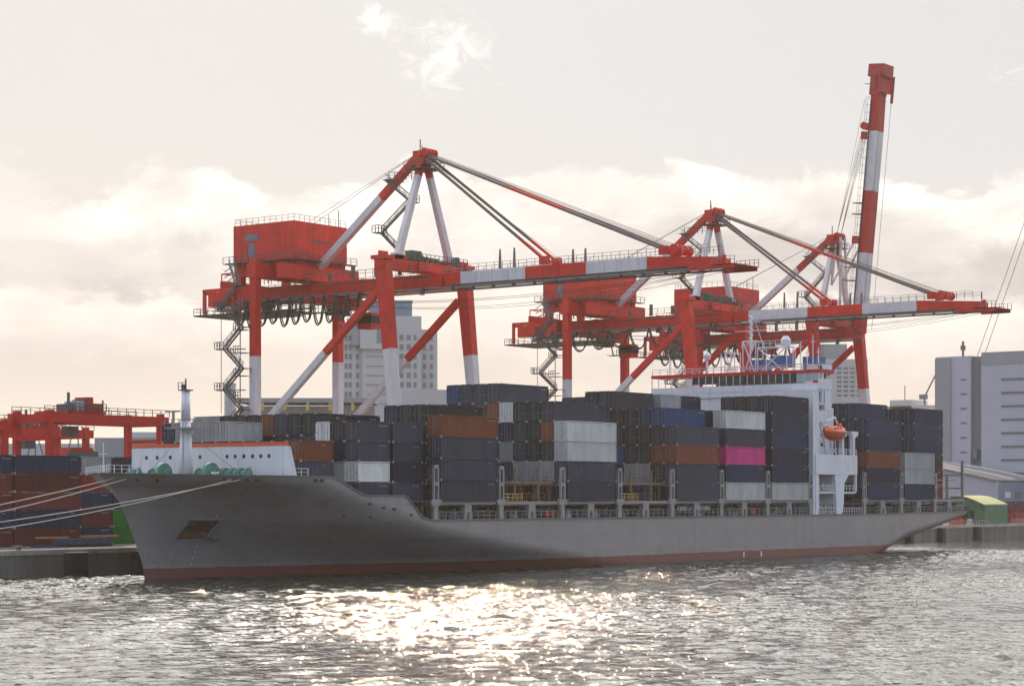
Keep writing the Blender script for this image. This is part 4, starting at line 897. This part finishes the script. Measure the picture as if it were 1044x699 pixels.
    if not up:
        for sx in (-1, 1):
            a = Vector((Xc + sx * .9, 215.8, 65.2))
            m = MB(); m.banded(a, bp(sx * 1.6, 41.5, 2.0), .34, .42, [(.36, 1), (.6, 0), (.62, 1), (1, 1)]); m.banded(a - Vector((0, 0, .5)), bp(sx * 1.6, 19.6, 2.0), .34, .42, [(.8, 1), (1, 0)])
            m.build('forestay', [red, STAYM], t)
            m = MB(); m.path([a + Vector((0, 0, .3)), bp(sx * 1.4, 43.5, 2.2)], .045, 4); m.path([a - Vector((0, 0, .2)), bp(sx * .9, 43.3, 1.8)], .045, 4); m.path([a - Vector((0, 0, 1)), bp(sx * 2, 21, 1.6)], .03, 4); m.build('hoist_rope', DSTEEL, t)
    else:
        for sx in (-1, 1):
            a = Vector((Xc + sx * .9, 215.8, 65.2)); e = Vector(bp(sx * 1.6, 19.6, 1.9)); mid = Vector((Xc + sx * 2, 216.4, 55.0))
            m = MB(); m.beam(a, mid, .42, .42, 1); m.beam(mid, e, .3, .3, 1); m.beam(a + Vector((0, -1, 0)), Vector((Xc + sx * 1.6, 214.6, 50)), .5, .4, 1)
            e2 = Vector(bp(sx * 1.6, 41.5, 1.9)); m.build('forestay', [red, WHT], t)
            m = MB()
            for dx in (.3, .9, 1.5): m.path([a + Vector((0, 0, .5)), e2 + Vector((sx * dx - sx * 2, 1.2, 0))], .04, 4)
            m.path([a + Vector((0, 0, .4)), Vector(bp(sx * 2.4, 49, 2))], .04, 4)
            m.path([Vector(bp(sx * 2.2, 53, -1.8)), Vector(bp(sx * 2.2, 1, -1.8))], .05, 4); m.build('hoist_rope', DSTEEL, t)
    # ropes under the girders, cross-beam gear
    m = MB(); 
    for sx in (-1.2, 1.2):
        m.path([(Xc + sx, 259, 42.9), (Xc + sx, ty + 2, 42.6)], .035, 4)
        if not up: m.path(catenary((Xc + sx, ty - 2, 42.6), (Xc + sx, 160.5, 43.4), 1.6, 12), .035, 4); m.path(catenary((Xc + sx * 1.4, ty - 2, 42.2), (Xc + sx * 1.4, 160.5, 43.2), 2.6, 12), .03, 4)
    m.build('trolley_rope', CABLE, t)
    m = MB(); rr = random.Random(int(Xc))
    for k in range(9): x_ = Xc - 3 + k * 1.3; m.box(x_, x_ + .7, 215.9, 216.8, 47.95, 48.2 + rr.random() * 1.3)
    m.rail((Xc - 4, 215.5, 48), (Xc + 9.8, 215.5, 48), 1.1, 1.1, .045); m.build('sheave_gear', DSTEEL, t)
    m = MB(); m.box(Xc - 4.3, Xc - 1.9, 215.6, 217, 48.0, 49.5); m.build('gear_cabinet', SHEDG, t)
    return t
mat_bluegrey = mat('door_bluegrey', (.13, .16, .20), .5, noise=.2)
c1 = crane(262, False, 'red and white gantry crane nearest the bow, boom lowered over the containers', 236, 254, 226, 11)
c2 = crane(350.5, False, 'red and white gantry crane behind the ship bridge, boom lowered over the stern', 243, 252, 214, 8)
c3 = crane(399.5, True, 'rearmost red and white gantry crane with its boom raised steeply', 236, 258, 222, 11, REDB)

# ------------------------------------------------------------------ yard on the left
def yard(x, y, L_, tiers, tag_):
    for i, c in enumerate(tiers):
        container(x, y, QZ + .05 + i * ST, L_, ST - .03, c, f"{c} container {['at the bottom', 'second up', 'third up', 'fourth up', 'fifth up', 'sixth up'][i]} of {tag_}", 'containers stacked on the quay', door=True)
yard(181.45, 235.2, 12.19, [ma, nv_, ma, ma, nv_], 'the leftmost quay stack')
yard(193.75, 235, 12.19, [ma, nv_, ma, ma, nv_], 'the long quay stack left of the bow')
yard(207.0, 236.5, 6.06, [nv_, ma, nv_, 'red', pg], 'the short quay stack behind the mooring ropes')
yard(213.4, 236.5, 6.06, [gr, gr, dn, ma, ch], 'the short quay stack touching the bow outline')
yard(207.5, 246.5, 12.19, [ma, dn, ma, ma, ma], 'the stack behind the bow with a brown top box')
yard(184.5, 241.6, 12.19, [nv_, ma, nv_, rb, dn], 'the back stack at the left edge')
# low lashing gear / spreader lying on the quay
sp = thing('spreader', 'low orange and blue container spreader resting on the quay before the stacks', 'spreader', (198, 228, QZ))
q = MB(); q.box(191.5, 197.2, 227.6, 228, QZ + 1.25, QZ + 1.5); q.box(199.5, 206.4, 227.6, 228, QZ + 1.3, QZ + 1.6); q.build('end_beam', mat('gear_orange', (.40, .16, .05), .6, noise=.3, nscale=2), sp)
q = MB(); q.box(196.5, 205.5, 227.8, 230.2, QZ + .3, QZ + 1.1); q.box(192, 206, 228.4, 229.6, QZ, QZ + .35); q.build('frame', mat('gear_blue', (.035, .06, .12), .6, noise=.3, nscale=1.5), sp)
# two yard gantries on the left
def yard_gantry(x0, y0, ln, zt, label, lab_m, gx):
    t = thing('yard_crane', label, 'crane', (x0 + ln / 2, y0, QZ), 'red yard cranes behind the quay stacks')
    for yy in (y0, y0 + 8):
        m = MB(); m.box(x0 - 1.5, x0 + ln + 1.5, yy - .5, yy + .5, zt - 1.5, zt, 0); m.rail((x0 - 1.5, yy - .6, zt), (x0 + ln + 1.5, yy - .6, zt), 1.1, 2, .05, 1); m.build('girder', [REDB, DSTEEL], t)
        for xx in (x0, x0 + ln):
            m = MB(); m.box(xx - .55, xx + .55, yy - .45, yy + .45, QZ + 1, zt - 1.5, 0); m.box(xx - .45, xx + .45, yy - .5, yy + .5, zt, zt + .5, 0); m.build('leg', REDB, t)
            m = MB(); m.tube((xx - .4, yy, QZ + .6), (xx + .4, yy, QZ + .6), .6, 12); m.build('wheel', RUB, t)
    for xx in (x0, x0 + ln):
        m = MB(); m.box(xx - .5, xx + .5, y0 + .6, y0 + 7.4, zt - 1.6, zt - .3); m.box(xx - .5, xx + .5, y0 + .6, y0 + 7.4, zt - 4.4, zt - 3.8); m.build('cross_tie', REDB, t)
    m = MB(); gx0 = x0 + gx; m.box(gx0, gx0 + 7.5, y0 - .5, y0 + 8.5, zt + .05, zt + .5, 0)
    for (a, w, h, mm) in ((.3, 1.2, 1.1, 1), (2, 1.6, 1.6, 3), (4.2, 1.3, 2.3, 0), (5.7, 1.6, 1.2, 0), (3.6, .5, 1.9, 1)): m.box(gx0 + a, gx0 + a + w, y0 + .4, y0 + 3.4, zt + .5, zt + .5 + h, mm)
    m.rail((gx0, y0 - .5, zt + .5), (gx0 + 7.5, y0 - .5, zt + .5), 1.2, .9, .06, 1); m.beam((gx0 - .1, y0, zt), (gx0 - .1, y0, zt + 3.4), .35, m=1); m.beam((gx0 + 7.2, y0, zt), (gx0 + 7.2, y0, zt + 2.4), .2, m=1)
    m.build('hoist_trolley', [REDB, DSTEEL, GSTEEL, BW3], t)
    m = MB(); m.prism([(gx0 + 1, zt - 8.2), (gx0 + 8.2, zt - 8.2), (gx0 + 6.8, zt - 5.4), (gx0 + 2.4, zt - 5.4)], 'y', y0 + 2, y0 + 4.5, 0); m.box(gx0 + 1.4, gx0 + 7.8, y0 + 1.8, y0 + 1.98, zt - 7.6, zt - 6, 1)
    for a in (2.6, 4.6, 6.6): m.beam((gx0 + a, y0 + 3, zt - 5.4), (gx0 + 4.5 + (a - 4.6) * .4, y0 + 3, zt - 1.9), .14, m=1)
    m.box(gx0 + 1, gx0 + 3.2, y0 + 1.5, y0 + 3, zt - 3.6, zt - 2, 1); m.build('spreader', [REDB, DSTEEL], t)
    return t
yard_gantry(223.0, 262, 24, 23.6, 'bright red yard gantry behind the stacks nearest the bow', '', 4)
yard_gantry(207, 278, 20, 22.6, 'red yard gantry partly cut off at the left edge', '', 6.5)
yard_gantry(240, 300, 24, 22.5, 'red yard gantry seen farthest back through the legs of the nearest one', '', 10)

# ------------------------------------------------------------------ buildings behind
def P2(x, Z):    # ground point from horizontal bearing (tan units) and depth, used once to lay out the far town
    u = x; return (Z * (math.cos(YAW) + u * math.sin(YAW)), Z * (math.sin(YAW) - u * math.cos(YAW)))
def bldg(name, label, parts, wins, wm_=BWIN, mats=(BW1,), cat='building', group=None):
    x0, x1, y0, y1, z1, mi = parts[0]
    t = thing(name, label, cat, ((x0 + x1) / 2, (y0 + y1) / 2, QZ), group)
    for (a, b_, c, d, zt, mi, *zz) in parts:
        m = MB(); m.box(a, b_, c, d, zz[0] if zz else QZ, zt); m.build('wall' if (zz == [] ) else 'upper_storey', mats[mi], t)
    for (a, b_, c, d, e, f, *mm) in wins:
        m = MB(); m.box(a, b_, c, d, e, f); m.build('window', mm[0] if mm else wm_, t)
    return t
# buildings standing square to the viewer's street: local x to the right, local y away
def rbldg(name, label, px, Z, rot, parts, wins, mats, wm_=BWIN, z0=QZ):
    cx, cy = P2((px - 522) / 2145, Z)
    t = thing(name, label, 'building', (cx, cy, QZ)); 
    for p_ in parts:
        a, b_, c, d, zt, mi = p_[:6]; m = MB(); m.box(cx + a, cx + b_, cy + c, cy + d, p_[6] if len(p_) > 6 else z0, zt); m.build('wall' if len(p_) < 7 else 'upper_storey', mats[mi], t)
    for w_ in wins:
        a, b_, c, d, e, f = w_[:6]; m = MB(); m.box(cx + a, cx + b_, cy + c, cy + d, e, f); m.build('window', w_[6] if len(w_) > 6 else wm_, t)
    t.rotation_euler[2] = YAW - R(90) + rot
    return t
# high-rise: 650 m away, 0.303 m per pixel
k_ = 650 / 2145.
def zz_(y, Z): return CAMZ + (503.5 - y) * Z / 2145
parts = [(-14.5, -8.6, 2, 22, zz_(336, 650), 0), (-8.6, 9.6, 0, 22, zz_(322, 650), 0), (9.6, 14.6, 2, 22, zz_(335, 650), 0), (-12, -9, -.5, 20, zz_(326, 650), 1, zz_(352, 650)),
         (-9.3, 0, -1.2, 3, zz_(326, 650), 0, zz_(356, 650)), (-6.8, 6.8, 4, 16, zz_(306, 650), 2, zz_(322, 650)), (-7.0, 7.0, 3.8, 16.2, zz_(304.8, 650), 1, zz_(306.3, 650))]
wins = []
for r_ in range(8):
    z = zz_(414 - 9.6 * r_, 650)
    for (a, w_) in ((-14.1, .9), (-12.8, .9), (-10.6, .9), (1.2, .8), (2.8, 1.3), (5.0, 1.3), (7.2, .9), (10.1, 1.0), (12.2, 1.0)):
        y_ = 1.85 if (a < -8.6 or a > 9.6) else -.15
        wins.append((a, a + w_, y_, y_ + .1, z, z + 1.7))
for r_ in range(9): wins.append((-7.5, 0.8, -.16, -.03, zz_(412 - 9.6 * r_, 650) if r_ < 6 else zz_(412, 650) - 0 * r_, (zz_(412 - 9.6 * r_, 650) if r_ < 6 else zz_(412, 650)) + .35, BW2)) if r_ < 6 else None
wins.append((-4.2, -2.4, -1.35, -1.22, zz_(350, 650), zz_(328, 650), BTEAL))
for a in (-4.6, -2.3, 0, 2.3, 4.6): wins.append((a - .08, a + .08, 3.7, 3.98, zz_(321, 650), zz_(307, 650), BW2))
rbldg('apartment_tower', 'pale grey high-rise block with blue glass top behind the nearest crane', 398, 650, R(4), parts, wins, (BW1, BW2, BTEAL))
rbldg('low_building', 'long low pale building at the foot of the high-rise right of it', 440, 600, 0, [(-12, 5, 0, 14, zz_(397, 600), 0), (5, 13, 2, 14, zz_(403, 600), 0)], [], (BW1, BW2))
rbldg('low_building', 'flat grey hall with yellow columns behind the nearest crane landside legs', 312, 560, 0, [(-18, 18, 0, 20, zz_(405.5, 560), 1, zz_(410, 560)), (-18, 18, 4, 20, zz_(413, 560), 1)], [(-12 + 6 * k, -11.2 + 6 * k, .2, .5, zz_(418, 560), zz_(410, 560), YEL) for k in range(5)], (BW1, BW2))
parts = [(-8.2, 8.0, 0, 14, zz_(366, 800), 0), (-10.6, -8.2, 3, 14, zz_(350, 800), 1), (-9, 0.5, 3, 14, zz_(350, 800), 1, zz_(366, 800) - 1)]
wins = [(-3.6 + c_ * 2.5, -1.9 + c_ * 2.5, -.15, -.02, zz_(404 - r_ * 4.6, 800), zz_(404 - r_ * 4.6, 800) + .8) for r_ in range(7) for c_ in range(4)]
rbldg('office_block', 'grey office block with rows of windows behind the rearmost crane', 863, 800, R(-4), parts, wins, (BW1, BW2), BW4)
# big warehouse at the right
WX = 551.0
parts = [(WX, WX + 40, 255.8, 266.4, 49.6, 1), (WX - .4, WX + 40, 261.8, 266.6, 49.2, 2), (WX, WX + 45, 212, 252.6, 50.4, 0), (WX + 1, WX + 40, 252.6, 255.8, 49.4, 3)]
wins = [(WX - .12, WX - .02, 257.0, 258.8, 14 + k * 4.1, 14.5 + k * 4.1) for k in range(8)] + [(WX - .12, WX - .02, 232, 246.6, 16 + k * 3.75, 16.7 + k * 3.75) for k in range(8)] + [(WX - .15, WX - .02, 212, 252.5, 46.9, 50.35, BW2)]
wt = bldg('warehouse', 'large lilac grey multistorey warehouse at the right edge', parts, wins, wm_=BW4, mats=(BW3, BW3, BW2, BW4))
m = MB(); m.beam((WX + 3, 259.5, 49.6), (WX + 3, 259.5, 54), .5); m.box(WX + 2.4, WX + 3.6, 259, 260, 51.5, 52.8); m.build('roof_mast', DSTEEL, wt)
m = MB(); m.box(WX + 10, WX + 16, 238, 243, 50.4, 54.2); m.rail((WX + 10, 238, 54.2), (WX + 10, 243, 54.2), 1.5, 1.2, .12); m.build('roof_house', BW1, wt)
for yy in (224, 231): m = MB(); m.box(WX + 8, WX + 12, yy, yy + 3, 50.4, 52.0); m.build('roof_unit', BW2, wt)
m = MB(); m.box(WX - .5, WX + 1, 253.7, 254.9, 20.6, 23.2); m.build('downpipe_box', BW4, wt)
# distant low block with a small construction crane
bldg('distant_building', 'distant pale building with a tiny crane on its roof right of the ship stacks', [(800, 830, 385, 412, 47.5, 0), (800, 815, 398, 408, 50, 0)], [], mats=(BW1,))
m = MB(); m.beam((800, 392, 47.5), (800, 392, 52), .6); m.beam((800, 392, 51), (800, 386.5, 61), .5); m.beam((800, 401, 50), (800, 401, 56), .3); m.box(799, 801, 391, 394, 50, 52)
tag(m.build('roof_crane', BW4), 'tiny tower crane with raised jib on the distant building roof', 'crane')
# arched-roof shed
t = thing('arched_shed', 'wide arched-roof shed with pale gable below the warehouse', 'shed', (535, 250, QZ))
def arc(y): u = (y - 234) / 40; return 13.9 + 5.6 * math.sin(min(1, u) * math.pi / 2 + 0) if True else 0
ys = [234 + 2 * k for k in range(21)]
m = MB(); m.prism([(y, arc(y)) for y in ys] + [(274, QZ), (234, QZ)], 'x', 520, 521, 0); m.build('gable_wall', BW3, t)
m = MB(); m.box(521, 640, 234, 234.6, 8.6, 13.8, 0); m.box(521, 640, 234.6, 235.2, QZ, 8.6, 1)
m.build('side_wall', [mat('shed_side_blue', (.20, .225, .28), .6, noise=.08), BW4], t)
m = MB()
for a, b_ in zip(ys, ys[1:]): m.add([(519.4, a, arc(a) + .1), (519.4, b_, arc(b_) + .1), (640, b_, arc(b_) + .1), (640, a, arc(a) + .1), (519.4, a, arc(a) + .5), (519.4, b_, arc(b_) + .5), (640, b_, arc(b_) + .5), (640, a, arc(a) + .5)], [(4, 5, 6, 7), (0, 4, 7, 3), (0, 1, 5, 4)], 0)
rf = m.build('roof', ROOFM, t)
for k in range(7):
    m = MB(); x0 = 530 + k * 16
    for a, b_ in zip(ys, ys[1:]): m.add([(x0, a, arc(a) + .5), (x0 + 1.8, a, arc(a) + .5), (x0 + 1.8, b_, arc(b_) + .5), (x0, b_, arc(b_) + .5), (x0, a, arc(a) + .9), (x0 + 1.8, a, arc(a) + .9), (x0 + 1.8, b_, arc(b_) + .9), (x0, b_, arc(b_) + .9)], [(4, 5, 6, 7), (0, 4, 7, 3), (1, 2, 6, 5), (0, 1, 5, 4)][::1], 0)
    m.build('roof_rib', ROOFL, rf)
for k in range(6):
    m = MB(); m.box(525 + k * 7, 528.5 + k * 7, 233.85, 233.98, 9.6, 11.2); m.build('window', [ROOFL, BWIN][k % 2], t)
# green shed
t = thing('green_shed', 'small green shed with curved yellow roof on the quay beside the stern', 'shed', (475, 219, QZ))
def garc(y): u = (y - 214.6) / 9; return 8.0 + 2.1 * math.sin(u * math.pi * .62)
ys = [214.6 + k for k in range(10)]
m = MB(); m.box(470, 483, 214.5, 214.8, QZ, 8.0, 0); m.box(470, 470.25, 221.8, 223.6, QZ, 9.4, 0); m.prism([(214.8, 7.6)] + [(y, garc(y) - .05) for y in ys] + [(223.6, 7.6)], 'x', 470, 470.3, 0); m.box(470, 483, 223.3, 223.6, QZ, 9.4, 0)
m.box(470.1, 470.25, 214.8, 217.4, QZ, 7.6, 0)
m.build('wall', SHEDG, t)
m = MB()
for a, b_ in zip(ys, ys[1:]): m.add([(469.6, a, garc(a)), (469.6, b_, garc(b_)), (483.3, b_, garc(b_)), (483.3, a, garc(a)), (469.6, a, garc(a) + .2), (469.6, b_, garc(b_) + .2), (483.3, b_, garc(b_) + .2), (483.3, a, garc(a) + .2)], [(4, 5, 6, 7), (0, 4, 7, 3), (0, 1, 5, 4)], 0)
m.build('roof', SHEDY, t)
m = MB(); m.box(478, 482, 216, 222, QZ, 6.5); m.build('inner_box', BW2, t)
# boxes, barriers and tank at the right quay
container(505, 222, QZ + .05, 6.06, ST - .03, 'red', 'red container on the right quay, lower of two', 'boxes on the right quay')
container(505, 222, QZ + .05 + ST, 6.06, ST - .03, 'maroon', 'maroon container on the right quay, upper of two', 'boxes on the right quay')
container(516, 220, QZ + .9, 12.19, ST - .03, 'blue', 'blue container at the right edge of the quay', 'boxes on the right quay')
m = MB(); m.box(516, 528, 220, 222.4, QZ + .5, QZ + .88)
for xx in (518, 519.6, 525.6, 527): m.tube((xx, 219.9, QZ + .45), (xx, 220.4, QZ + .45), .45, 12)
tag(m.build('container_trailer', RUB), 'low dark trailer under the blue container at the right edge', 'trailer')
for k, (xx, hh) in enumerate(((452, 3.4), (456, 3.0), (461, 2.6))):
    m = MB(); m.box(xx, xx + .9, 214, 214.9, QZ, QZ + hh * .6); m.box(xx - .5, xx + 1.4, 213.8, 215.1, QZ, QZ + .5)
    tag(m.build('barrier', [REDB, REDB, BW1][k]), ['red barrier block on the quay nearest the stern', 'red barrier block between the stern and the green shed', 'pale barrier block before the green shed door'][k], 'barrier')
# low safety fence along the right quay
m = MB(); m.rail((440, 213.2, QZ), (470, 213.2, QZ), 1.2, 1.5, .06); m.rail((484, 214, QZ), (505, 214, QZ), 1.2, 1.5, .06)
tag(m.build('fence', GSTEEL), 'low steel rail fence along the quay edge by the green shed', 'fence')
# silo behind the left crane stair, pale hall at the left
t_ = MB(); cx_, cy_ = P2((234.5 - 522) / 2145, 460); t_.tube((cx_, cy_, QZ), (cx_, cy_, 34.3), 1.25, 16); t_.tube((cx_, cy_, 34.3), (cx_, cy_, 34.8), 1.35, 16)
tag(t_.build('chimney', BW1, smooth=False), 'short pale round chimney left of the nearest crane leg', 'chimney')
rbldg('storage_hall', 'pale grey storage hall behind the bright red yard gantry', 150, 520, 0, [(-13, 16, 0, 20, zz_(446, 520), 0), (-5, 14, 2, 20, zz_(440, 520), 1, zz_(446, 520))], [], (BW2, BW1))
rbldg('storage_hall', 'low white hall at the far left behind the yard cranes', 40, 560, 0, [(-18, 14, 0, 20, zz_(452, 560), 0)], [], (BW1, BW2))
# long cables of a crane standing outside the picture
ZC = 760
def PP(x, y): a = P2((x - 522) / 2145, ZC); return (a[0], a[1], CAMZ + (503.5 - y) * ZC / 2145)
for (xa, xb, lab) in ((983, 1072, 'left one of two thin steel cables slanting up past the warehouse roof'), (990, 1076, 'right one of two thin steel cables slanting up past the warehouse roof')):
    m = MB(); m.path([PP(xa, 401), PP(xb + 178, -358)], .11); tag(m.build('steel_cable', CABLE), lab, 'cable')
# ------------------------------------------------------------------ world, sun, haze
w = bpy.data.worlds.new('World'); S.world = w; w.use_nodes = True; nt = w.node_tree; N = nt.nodes; L = nt.links
N.clear(); out = N.new('ShaderNodeOutputWorld'); bg = N.new('ShaderNodeBackground'); L.new(bg.outputs[0], out.inputs[0])
sky = N.new('ShaderNodeTexSky'); sky.sky_type = 'NISHITA'; sky.sun_disc = False; sky.sun_elevation = SUN_EL; sky.sun_rotation = math.pi / 2 - SUN_AZ
sky.air_density = 1.0; sky.dust_density = 2.0; sky.ozone_density = 1.0
def M(op, a, b=None, c=None, clamp=False):
    n = N.new('ShaderNodeMath'); n.operation = op; n.use_clamp = clamp
    for i, v in enumerate((a, b, c)):
        if v is None: continue
        if isinstance(v, (int, float)): n.inputs[i].default_value = v
        else: L.new(v, n.inputs[i])
    return n.outputs[0]
tc = N.new('ShaderNodeTexCoord'); sx = N.new('ShaderNodeSeparateXYZ'); L.new(tc.outputs['Generated'], sx.inputs[0])
X_, Y_, Z_ = sx.outputs
# compass bearing (0 along the sun's azimuth, + clockwise) and elevation
fwd = M('ADD', M('MULTIPLY', X_, math.cos(YAW)), M('MULTIPLY', Y_, math.sin(YAW)))
rgt = M('SUBTRACT', M('MULTIPLY', X_, math.sin(YAW)), M('MULTIPLY', Y_, math.cos(YAW)))
az = M('ARCTAN2', rgt, fwd)
el = M('ARCTAN2', Z_, M('SQRT', M('ADD', M('MULTIPLY', X_, X_), M('MULTIPLY', Y_, Y_))))
def noise(sx_, sy_, seed, detail=7, rough=.55, dist=0.):
    cb = N.new('ShaderNodeCombineXYZ'); L.new(M('MULTIPLY', az, sx_), cb.inputs[0]); L.new(M('MULTIPLY', el, sy_), cb.inputs[1]); cb.inputs[2].default_value = seed
    n = N.new('ShaderNodeTexNoise'); n.inputs['Scale'].default_value = 1; n.inputs['Detail'].default_value = detail; n.inputs['Roughness'].default_value = rough; n.inputs['Distortion'].default_value = dist
    L.new(cb.outputs[0], n.inputs['Vector']); return n.outputs['Fac']
def smooth(v, a, b):
    n = N.new('ShaderNodeMapRange'); n.interpolation_type = 'SMOOTHSTEP'; n.inputs[1].default_value = a; n.inputs[2].default_value = b; L.new(v, n.inputs[0]); return n.outputs[0]
def mixc(f, a, b):
    n = N.new('ShaderNodeMixRGB')
    if isinstance(f, (int, float)): n.inputs[0].default_value = f
    else: L.new(f, n.inputs[0])
    for i, v in ((1, a), (2, b)):
        if isinstance(v, tuple): n.inputs[i].default_value = (*v, 1)
        else: L.new(v, n.inputs[i])
    return n.outputs[0]
def layer(edge, amp, seed, fx_, fy_, soft, warp=0.0):
    """cloud bank: everything below an uneven top edge; returns (cover, rim)"""
    e = M('ADD', M('MULTIPLY', M('SUBTRACT', noise(fx_, fy_, seed, 9, .60, .3), .5), amp), edge)
    e = M('ADD', e, M('MULTIPLY', M('SUBTRACT', noise(3.1, 0, seed + 9, 1), .5), warp))
    d = M('SUBTRACT', e, el)                     # depth below the edge
    return smooth(d, 0, soft), d
base_sky = mixc(smooth(el, 0.0, .2), (.78, .68, .60), mixc(smooth(az, -.24, .16), (.70, .668, .64), (.65, .642, .645)))
bank1, d1 = layer(.156, .12, 3.3, 13, 22, .012, .03)
bank1 = M('MULTIPLY', bank1, M('ADD', .35, M('MULTIPLY', smooth(az, -.235, -.17), .65)))
bank2, d2 = layer(.100, .085, 11.7, 12, 24, .010, .06)
def blob(a0, e0, sa, se):
    u = M('DIVIDE', M('SUBTRACT', az, a0), sa); v = M('DIVIDE', M('SUBTRACT', el, e0), se)
    return M('POWER', 2.718, M('MULTIPLY', M('ADD', M('MULTIPLY', u, u), M('MULTIPLY', v, v)), -1.))
bl4 = M('ADD', M('ADD', blob(-.030, .205, .032, .024), M('MULTIPLY', blob(-.066, .222, .010, .008), 1.0)), M('ADD', M('MULTIPLY', blob(.237, .192, .02, .007), .8), M('MULTIPLY', blob(-.16, .19, .03, .006), .4)))
puff = smooth(M('MULTIPLY', M('ADD', M('MULTIPLY', M('SUBTRACT', noise(60, 80, 27.5, 10, .72, 1.4), .5), 6.5), bl4), bl4), .15, 1.5)
# body colour of a bank: bright at its sunlit top edge, greyer beige inside
body1 = mixc(smooth(d1, .012, .06), (1.04, .96, .88), (.565, .52, .495))
body1 = mixc(smooth(noise(16, 30, 5.1, 6), .48, .72), body1, (.76, .68, .63))
body2 = mixc(smooth(d2, .008, .05), (.98, .88, .79), (.62, .55, .51))
body2 = mixc(smooth(noise(14, 36, 8.4, 6), .5, .75), body2, (.80, .69, .61))
lowsky = mixc(smooth(el, .0, .07), (.80, .68, .58), (.74, .64, .57))
c = mixc(M('MULTIPLY', puff, .75), base_sky, (.95, .91, .87))
holes = smooth(noise(12, 34, 31.7, 8, .6, .5), .40, .54)
c = mixc(M('MULTIPLY', bank1, M('ADD', .45, M('MULTIPLY', holes, .55))), c, body1); c = mixc(M('MULTIPLY', bank2, .8), c, body2); c = mixc(smooth(M('SUBTRACT', .06, el), -.03, .05), c, lowsky)
# glow of the veiled sun, above the view
sd = Vector((math.cos(SUN_EL) * math.cos(SUN_AZ), math.cos(SUN_EL) * math.sin(SUN_AZ), math.sin(SUN_EL)))
dp = N.new('ShaderNodeVectorMath'); dp.operation = 'DOT_PRODUCT'; L.new(tc.outputs['Generated'], dp.inputs[0]); dp.inputs[1].default_value = sd
glow = smooth(dp.outputs['Value'], math.cos(R(14)), math.cos(R(2)))
sky_boost = smooth(el, .232, .40)  # brightness added to the unseen upper sky so the waves reflect silver
c = mixc(sky_boost, c, (2.6, 2.5, 2.36))
gl = N.new('ShaderNodeVectorMath'); gl.operation = 'SCALE'; L.new(c, gl.inputs[0]); L.new(M('ADD', M('MULTIPLY', glow, .6), 1), gl.inputs['Scale']); c = gl.outputs[0]
# clouds fill the sun side; behind the viewer, boosted Nishita sky overlaid with added fill
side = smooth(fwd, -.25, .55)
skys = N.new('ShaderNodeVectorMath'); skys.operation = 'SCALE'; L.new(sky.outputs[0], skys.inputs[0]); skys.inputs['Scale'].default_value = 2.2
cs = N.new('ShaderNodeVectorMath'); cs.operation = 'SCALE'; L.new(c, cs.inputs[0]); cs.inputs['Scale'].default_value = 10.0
# unseen pale-blue fill added behind the viewer to brighten surfaces facing it
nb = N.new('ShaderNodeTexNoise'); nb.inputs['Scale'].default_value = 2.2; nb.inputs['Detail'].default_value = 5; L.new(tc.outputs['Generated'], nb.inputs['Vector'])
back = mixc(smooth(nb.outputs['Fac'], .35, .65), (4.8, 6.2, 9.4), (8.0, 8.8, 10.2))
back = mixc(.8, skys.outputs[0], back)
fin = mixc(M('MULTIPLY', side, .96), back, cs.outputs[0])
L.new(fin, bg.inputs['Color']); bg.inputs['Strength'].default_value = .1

sl_ = bpy.data.lights.new('sun', 'SUN'); sl_.energy = 2.05; sl_.angle = R(.6); sl_.color = (1, .76, .44)
so = bpy.data.objects.new('sun', sl_); COL.objects.link(so); so.rotation_euler = sd.to_track_quat('Z', 'Y').to_euler()

HAZE = True
if HAZE:
    m = MB(); m.box(-700, 2650, -1300, 3050, -5, 120)
    hz = bpy.data.materials.new('air_haze'); hz.use_nodes = True; nn = hz.node_tree.nodes; ll = hz.node_tree.links
    nn.remove(nn['Principled BSDF']); pv = nn.new('ShaderNodeVolumePrincipled'); pv.inputs['Density'].default_value = .00008; pv.inputs['Color'].default_value = (.97, .92, .85, 1); pv.inputs['Anisotropy'].default_value = .55
    ll.new(pv.outputs[0], nn['Material Output'].inputs['Volume'])
    m.build('haze', hz, kind='stuff')

cam = bpy.data.cameras.new('camera'); co_ = bpy.data.objects.new('camera', cam); COL.objects.link(co_)
co_.location = (0, 0, CAMZ); co_.rotation_euler = (R(90), 0, YAW - R(90)); cam.sensor_width = 36; cam.lens = 36 * 2145 / 1044
cam.shift_y = (503.5 - 349.5) / 1044; cam.clip_start = 1; cam.clip_end = 6000; S.camera = co_
S.view_settings.view_transform = 'Standard'; S.view_settings.look = 'None'; S.view_settings.exposure = .2; S.view_settings.gamma = 1
S.cycles.max_bounces = 6; S.cycles.volume_bounces = 0; S.cycles.use_denoising = True; S.cycles.sample_clamp_indirect = 6; S.cycles.caustics_reflective = False
for o in S.objects:
    if '_o' in o: del o['_o']
